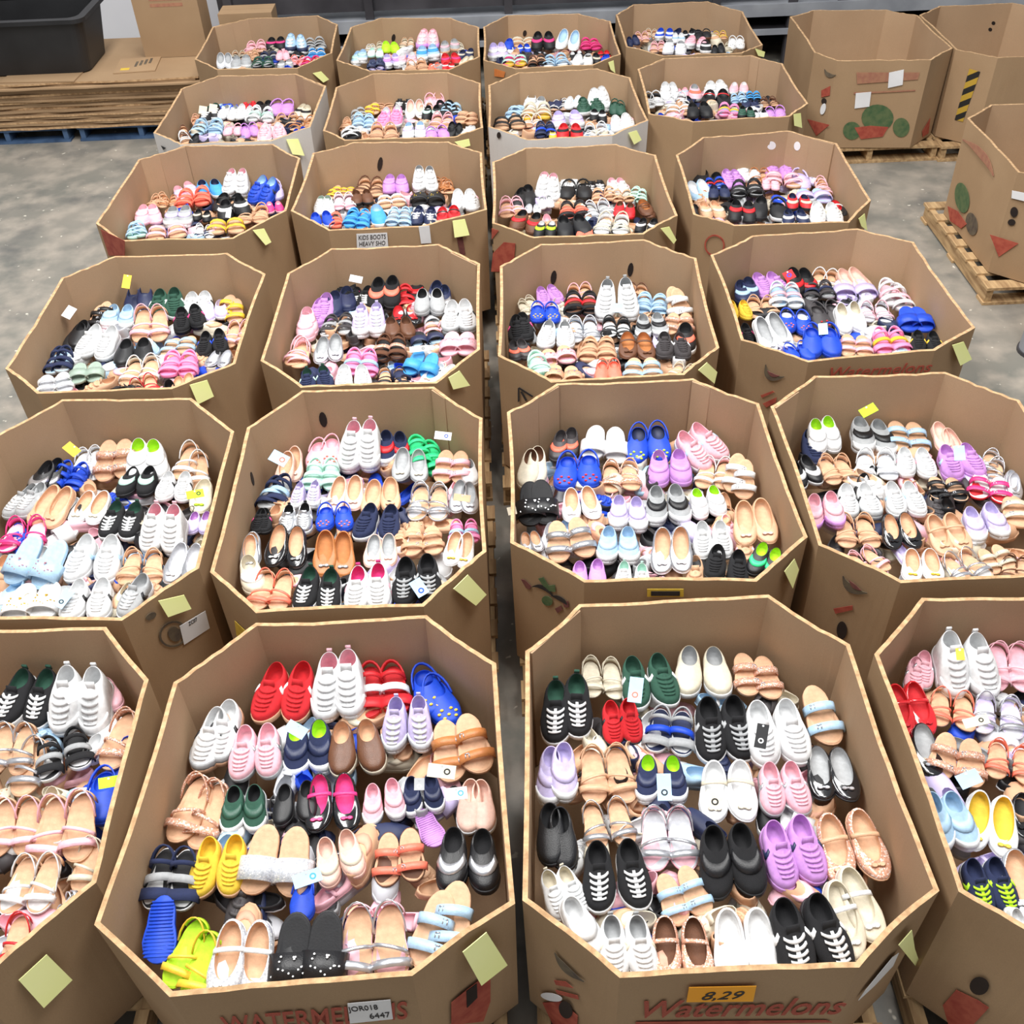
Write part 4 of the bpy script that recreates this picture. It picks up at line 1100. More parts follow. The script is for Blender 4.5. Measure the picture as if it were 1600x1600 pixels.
sl2 CWKC -1.327 7.475 0.523 -96 -2 0.172 0.039
-
sa2 TTGT -2.209 7.391 0.528 -62 -2 0.141 0.032
ss2 IIII -1.987 7.197 0.541 -94 -2 0.209 0.054
cl2 PPPP -1.805 7.089 0.557 -90 1 0.125 0.031
cl2 HHHH -1.696 7.039 0.582 -74 11 0.126 0.029
sa2 TTTT -1.461 7.278 0.536 -90 -2 0.197 0.044
sa2 TTDT -1.320 7.187 0.542 -96 -2 0.177 0.040
-
sa2 TTUT -2.163 7.036 0.585 -77 12 0.128 0.027
sa2 CTWT -2.196 6.956 0.557 -65 -2 0.162 0.037
bf2 KKPK -1.998 6.943 0.564 -89 -0 0.150 0.031
sn2 PWPW -1.522 6.990 0.554 -84 -2 0.208 0.047
sl2 BBBB -1.340 6.968 0.560 -72 -1 0.112 0.025
@E2
-
sa2 TTTT -0.865 7.752 0.502 -84 -2 0.198 0.044
sn2 KWWE -0.668 7.694 0.513 -89 1 0.183 0.040
sl1 OOOO -0.527 7.815 0.506 -88 -2 0.156 0.000
cl2 PPOP -0.393 7.648 0.560 -85 16 0.176 0.040
-
ss2 QEQQ -1.043 7.403 0.523 -82 -2 0.164 0.039
s22 YTYT -0.897 7.470 0.556 -93 13 0.146 0.033
sn2 mWPW -0.711 7.210 0.569 -97 9 0.190 0.040
bf2 WWWP -0.565 7.351 0.599 -87 24 0.168 0.032
sa2 TTWT -0.488 7.312 0.571 -89 17 0.131 0.027
bf2 KKKK -0.362 7.405 0.560 -81 10 0.186 0.037
ss2 IIII -0.224 7.537 0.512 -94 -2 0.184 0.043
-
sa2 TTTT -1.065 7.139 0.539 -93 -2 0.154 0.035
ss2 IWII -0.910 7.142 0.568 -89 8 0.165 0.038
vs2 KKFK -0.435 7.261 0.560 -97 9 0.139 0.030
sa2 PTPT -0.361 7.114 0.554 -96 2 0.178 0.040
s22 TTTT -0.173 7.218 0.563 -95 7 0.184 0.042
-
s22 WKWK -1.065 6.993 0.547 -71 -2 0.213 0.049
sa2 TTTT -0.764 6.981 0.548 -87 -2 0.209 0.049
vs2 WWLI -0.547 6.933 0.552 -94 -2 0.172 0.039
cl2 HHHH -0.401 6.854 0.558 -84 -2 0.153 0.038
mj2 KKKK -0.268 6.869 0.611 -92 21 0.136 0.026
sn2 WWWW -0.140 6.855 0.560 -117 -1 0.139 0.030
@E3
-
vs2 WWWQ 0.241 7.570 0.509 -98 -2 0.203 0.046
sl2 NNNN 0.430 7.588 0.509 -102 -2 0.142 0.033
sn2 WWIW 0.572 7.422 0.520 -99 -2 0.144 0.032
ht2 WWWW 0.816 7.512 0.515 -95 -2 0.208 0.046
cl2 EEEE 0.873 7.251 0.558 -95 9 0.143 0.034
-
s22 IIII 0.099 7.396 0.536 -100 2 0.213 0.049
ss2 CYCT 0.298 7.231 0.542 -95 1 0.200 0.046
sa2 WTWQ 0.470 7.403 0.521 -101 -2 0.140 0.032
sn2 EWWE 0.660 7.287 0.527 -88 -2 0.209 0.047
-
s22 KTKT 0.068 7.053 0.564 -86 3 0.213 0.056
sa2 TTWT 0.246 7.064 0.543 -84 -2 0.154 0.035
vs2 LWLL 0.483 6.998 0.549 -90 -2 0.209 0.056
vs2 KKWK 0.708 7.068 0.544 -95 -2 0.133 0.031
sn2 WWPW 0.847 6.927 0.552 -89 -2 0.185 0.041
-
ss2 NNBN 0.328 6.799 0.603 -88 14 0.148 0.032
sl2 YYPY 0.393 6.728 0.567 -85 -2 0.110 0.024
sl2 RRKR 0.491 6.797 0.561 -94 -2 0.176 0.040
sa2 SWWS 0.663 6.800 0.560 -88 -2 0.177 0.040
@E4
-
vs2 WWWW 1.246 7.550 0.536 -96 4 0.178 0.040
sl2 PPIP 1.356 7.513 0.523 -99 -2 0.111 0.023
sl1 PQOQ 1.444 7.523 0.519 -98 -2 0.194 0.000
vs2 WWWW 1.620 7.710 0.506 -96 -2 0.206 0.046
sl2 PWPW 1.775 7.546 0.519 -100 -2 0.141 0.033
-
sa2 KWWW 1.105 7.396 0.527 -91 -2 0.200 0.045
sa2 WWWW 1.287 7.381 0.529 -94 -2 0.179 0.041
mj2 KKRK 1.580 7.391 0.552 -101 4 0.213 0.045
ss2 IIII 1.713 7.318 0.547 -91 4 0.115 0.026
ss2 ZKZK 1.825 7.333 0.547 -94 4 0.115 0.026
sa2 UTUT 1.913 7.228 0.540 -91 -2 0.126 0.030
-
s22 TTWT 1.287 7.179 0.547 -98 -1 0.190 0.044
sl2 KKKK 1.394 7.088 0.548 -91 -2 0.184 0.041
ss2 mmYI 1.611 7.077 0.558 -98 1 0.159 0.037
bf2 NNIN 1.788 7.249 0.539 -94 -2 0.144 0.030
-
vs2 EKEK 1.697 6.946 0.581 -97 8 0.122 0.027
sl2 WKWK 1.790 6.935 0.560 -100 -2 0.123 0.029
cl2 HHLH 1.896 6.966 0.563 -96 -0 0.140 0.035
@F1
-
sa2 PTPP -1.920 8.812 0.559 -87 -2 0.187 0.042
sl2 KKMK -1.759 8.840 0.558 -84 -2 0.186 0.042
ht2 IWNI -1.579 8.746 0.563 -88 -2 0.188 0.042
ss2 QWQK -1.446 8.838 0.558 -80 -2 0.178 0.042
-
sa2 TTCK -2.015 8.552 0.579 -86 -0 0.126 0.029
sa2 TTTT -1.914 8.525 0.576 -88 -2 0.148 0.033
ss2 NBQN -1.765 8.489 0.581 -85 -1 0.151 0.036
sl2 PPPP -1.648 8.457 0.596 -87 6 0.117 0.024
ss2 ZZWZ -1.402 8.563 0.573 -82 -2 0.141 0.034
-
bf2 SSSQ -2.083 8.353 0.649 -83 21 0.166 0.031
sl2 QWQQ -1.958 8.352 0.583 -82 -2 0.176 0.040
ss2 EKEW -1.782 8.320 0.585 -83 -2 0.168 0.040
sl2 QQWQ -1.603 8.259 0.589 -84 -2 0.130 0.030
sa2 PPOP -1.517 8.364 0.584 -89 -2 0.145 0.033
ss2 MMRM -1.409 8.336 0.585 -91 -2 0.148 0.035
@F2
-
sa2 CCCC -0.966 8.888 0.549 -85 -2 0.129 0.030
sa2 CCTC -0.681 8.729 0.581 -95 9 0.121 0.025
ht2 PWHP -0.492 8.804 0.550 -92 -2 0.206 0.047
sl2 QTPQ -0.344 8.616 0.560 -85 -2 0.171 0.039
sa2 CWCW -0.217 8.638 0.569 -82 1 0.140 0.031
-
sa2 CCWC -1.013 8.697 0.559 -87 -2 0.115 0.027
sl2 VVVV -0.825 8.656 0.559 -82 -2 0.159 0.036
vs2 IWZI -0.511 8.419 0.569 -89 -2 0.208 0.047
sl2 NNCN -0.200 8.363 0.574 -98 -2 0.144 0.033
-
vs2 IWFI -1.049 8.398 0.571 -91 -2 0.178 0.040
sl2 WFWF -0.921 8.509 0.567 -92 -2 0.135 0.031
vs2 LWHL -0.789 8.250 0.595 -78 4 0.158 0.035
vs2 PWPW -0.656 8.264 0.580 -93 -1 0.166 0.037
sl2 RUMR -0.337 8.262 0.578 -83 -2 0.165 0.037
bf2 CWYC -0.172 8.174 0.606 -111 7 0.130 0.025
-
sd2 NLIN -0.890 8.148 0.638 -91 20 0.138 0.031
sa2 TTTT -0.590 8.120 0.584 -85 -2 0.183 0.041
sl2 OROO -0.449 8.048 0.597 -82 1 0.113 0.025
sl2 RRWR -0.333 8.050 0.592 -95 -2 0.112 0.025
@F3
-
sa2 CCCT 0.128 8.940 0.547 -94 -2 0.141 0.032
s22 TTCT 0.222 8.744 0.561 -88 0 0.211 0.049
sl2 KKMK 0.409 8.616 0.592 -95 8 0.200 0.044
bf2 WWWI 0.624 8.552 0.646 -103 21 0.213 0.048
ss2 MMMM 0.775 8.532 0.563 -90 -2 0.172 0.041
-
vs2 LWWL 0.028 8.358 0.605 -91 8 0.185 0.040
sl1 BBBB 0.139 8.553 0.562 -95 -2 0.169 0.000
sl2 BBWB 0.243 8.445 0.574 -87 -0 0.113 0.026
sl2 KWKW 0.637 8.191 0.588 -89 1 0.121 0.028
sl2 RRKR 0.854 8.194 0.588 -92 1 0.121 0.028
-
s22 QYFM 0.170 8.179 0.612 -92 7 0.192 0.044
ss2 UKTK 0.328 8.085 0.604 -89 5 0.138 0.032
ss2 IWII 0.475 8.113 0.583 -93 -2 0.186 0.044
sl2 KKCK 0.747 8.097 0.597 -90 2 0.143 0.032
sl2 BWBB 0.871 8.067 0.594 -100 0 0.113 0.023
sl2 WTWW 0.686 8.069 0.586 -101 -2 0.171 0.039
@F4
-
sl2 NNNN 1.099 8.500 0.589 -88 6 0.118 0.024
sa2 TTPT 1.187 8.592 0.585 -93 6 0.130 0.029
sa2 TTCT 1.280 8.680 0.582 -93 7 0.121 0.027
vs2 BWWB 1.392 8.663 0.562 -101 -2 0.158 0.036
sl2 KKWK 1.572 8.633 0.578 -97 4 0.118 0.027
cl2 KUKK 1.674 8.598 0.571 -93 -0 0.136 0.034
sa2 TTYT 1.811 8.584 0.567 -96 -2 0.125 0.029
-
sl2 WWIW 1.469 8.502 0.593 -96 8 0.119 0.025
sa2 PTPT 1.279 8.301 0.601 -92 6 0.138 0.030
vs2 WWWQ 1.412 8.262 0.581 -103 -2 0.187 0.042
vs2 PWPP 1.598 8.362 0.576 -104 -2 0.177 0.040
sl1 KWWK 1.642 8.262 0.581 -95 -2 0.186 0.000
sl2 KKKK 1.716 8.165 0.607 -92 7 0.118 0.024
sa2 CCCC 1.785 8.243 0.600 -98 4 0.136 0.030
cl2 WWQW 1.877 8.276 0.617 -95 13 0.132 0.030
"""
entries = []; cur = None; row = 0; idx = 0
for ln in SHOES.split('\n'):
    if not ln: continue
    if ln[0] == '@': cur = ln[1:]; row = -1; continue
    if ln == '-': row += 1; idx = 0; continue
    p = ln.split(); v = list(map(float, p[2:]))
    if p[0][:2] == 'bf': p[1] = p[1].replace('P', 'a')          # the pink flats are blush
    entries.append([cur, row, idx, p[0][:2], p[0][2] == '1', p[1], v]); idx += 1
def describe(ty, c, single):
    kind = TYPE[ty][1]
    if single:
        kind = {'slides lying sole up':'slide lying sole up','mary janes':'mary jane','slip-ons':'slip-on'}.get(kind, kind[:-1])
    main = CNAME[c[2]] if ty in ('s2',) and False else CNAME[c[0]]
    d = main+' '+kind
    if c[2] != c[0] and ty != 'ff': d += ' with '+CNAME[c[2]]+' '+ACC[ty]
    elif c[1] != c[0] and ty not in ('bf','mj','sa','s2'): d += ' with '+CNAME[c[1]]+' soles'
    return d
from collections import Counter
count = Counter((e[0], describe(e[3], e[5], e[4])) for e in entries)
def frame(az, th, roll=0.0):
    a, t = math.radians(az), math.radians(th)
    X = Vector((math.cos(a)*math.cos(t), math.sin(a)*math.cos(t), -math.sin(t))); Y = Vector((-math.sin(a), math.cos(a), 0))
    Y = (Y*math.cos(roll)+X.cross(Y)*math.sin(roll)).normalized(); Z = X.cross(Y)
    return X, Y, Z
def in_poly(poly, x, y):                              # signed distance to the clockwise outline, >0 inside
    d = 9
    for i in range(len(poly)):
        a, b = Vector(poly[i]), Vector(poly[(i+1)%len(poly)]); e = (b-a).normalized(); d = min(d, (Vector((x,y))-a).dot(Vector((e.y,-e.x))))
    return d
rs = random.Random(21)
for (bn, row, idx, ty, single, cols, (x, y, z, az, th, L, sep)) in entries:
    desc = describe(ty, cols, single); binp = '%s, %s' % (COLN[bn[1]], ROWN[bn[0]])
    where = '' if count[bn, desc] == 1 else '%s pair of %s line, ' % (ORDW[idx], ORDW[row])
    if where: desc = desc.split(' with ')[0]
    near = bn[0] in 'ABC'
    for s in ((0,) if single else (1,-1)):
        a2 = az + rs.uniform(-3.5,3.5); t2 = th + rs.uniform(-2,3)
        X, Y, Z = frame(a2, t2, rs.uniform(-.07,.07))
        Yp = frame(az, 0)[1]; o = Vector((x,y,z)) + Yp*(s*sep) + Vector((0,0,rs.uniform(-.004,.012)))
        # nudge inside the carton
        cx_ = o + X*(L*.5); poly = BINS[bn][2]; c0 = Vector(BINS[bn][0])
        for _ in range(20):
            worst = min((in_poly(poly, *(o+X*(L*f)+Y*(L*.22*q)).xy) for f in (0.02,.5,.97) for q in (-1,1)))
            if worst > .026: break
            dv = (c0-cx_.xy).normalized()*.008; o = o+Vector((dv.x,dv.y,0)); cx_ = o+X*(L*.5)
        side = 1 if s >= 0 else -1
        if ty == 'ff': pass
        W = L*1.17; mw = Matrix(((X.x*L,Y.x*W,Z.x*L,o.x),(X.y*L,Y.y*W,Z.y*L,o.y),(X.z*L,Y.z*W,Z.z*L,o.z),(0,0,0,1)))
        nm = TYPE[ty][0]
        if single: lab = '%s, %s%s' % (desc, where.replace('pair','place'), binp)
        else: lab = '%s shoe of %s, %s%s' % ('right' if s > 0 else 'left', desc, where, binp)
        # s>0 lies towards +Y of the heading; toes point at the viewer, so +Y is the picture's right
        if near:
            root = empty(nm); root.matrix_world = mw
            made = {}
            for pn, me, slot, sf in part_meshes(ty, side):
                c = slot_col(ty, cols, slot)
                if c is None: continue
                ob = bpy.data.objects.new(pn, me); COL.objects.link(ob); ob.parent = made.get(UNDER.get(pn), root); made[pn] = ob; ob.color = (*lin(PAL[c]),1)
                k = surf(ty, c, sf)
                if k != sf: ob.material_slots[0].link = 'OBJECT'; ob.material_slots[0].material = SM[k]
        else:
            root = bpy.data.objects.new(nm, tinted(nm, *merged(ty, side, cols))); COL.objects.link(root); root.matrix_world = mw
        tag(root, lab, TYPE[ty][2], 'shoes in the '+binp)

# ------------------------------------------------------------------ what lies under the top layer: too jumbled to count
rs = random.Random(77); V = []; F = []; C = []
FB = {'A':(-.26,-.17),'B':(-.29,-.16),'C':(-.27,-.16),'D':(-.27,-.16),'E':(-.23,-.15),'F':(-.19,-.13)}
UCOL = ['KKKK','TTTT','WWWW','QQWQ','NNNN','PPPP','CCCC','TTTT','BBBB','WWWW','TTGT','KWKK','LWLL','TTPT','IIWI','SSSS','PPPP','TTCT','CCTC','XXXX']
for n in BINS:
    if n in 'GIHJ': continue
    (cx, cy), yaw, poly = BINS[n]; placed = 0
    for layer, dz, cnt in ((0,-.048,44),(1,-.085,40)):
        got = 0; tries = 0
        while got < cnt and tries < 700:
            tries += 1; x = cx+rs.uniform(-.46,.46); y = cy+rs.uniform(-.56,.56); L = rs.uniform(.16,.20); az = rs.uniform(0,360)
            X, Y, Z = frame(az, rs.uniform(-5,9), rs.uniform(-.22,.22))
            c = Vector((x,y,0))+X*(L*.5)
            if min(in_poly(poly, *(Vector((x,y,0))+X*(L*f)).xy) for f in (0,.5,1)) < .085: continue
            t = min(1,max(0,(y-(cy-.6))/1.2)); fz = FB[n[0]][1]+(FB[n[0]][0]-FB[n[0]][1])*t
            z = RIM+fz+dz+rs.uniform(-.012,.012) + (L*.05 if X.z < 0 else 0)
            ty = rs.choice(['sn','sl','vs','bf','bf','mj','sl','sd']); v, f, cc = merged(ty, rs.choice((1,-1)), rs.choice(UCOL)); k = len(V); got += 1
            A = np.array([[X.x,Y.x,Z.x],[X.y,Y.y,Z.y],[X.z,Y.z,Z.z]])*L; vv = np.array(v)@A.T+np.array([x,y,z])
            V += [tuple(p) for p in vv]; F += [tuple(i+k for i in q) for q in f]; C += cc
u = bpy.data.objects.new('shoe_underlayer', tinted('shoe_underlayer', V, F, C)); COL.objects.link(u)
tag(u, 'jumbled lower layer of shoes showing through the gaps in the bins', 'shoes', kind='stuff')

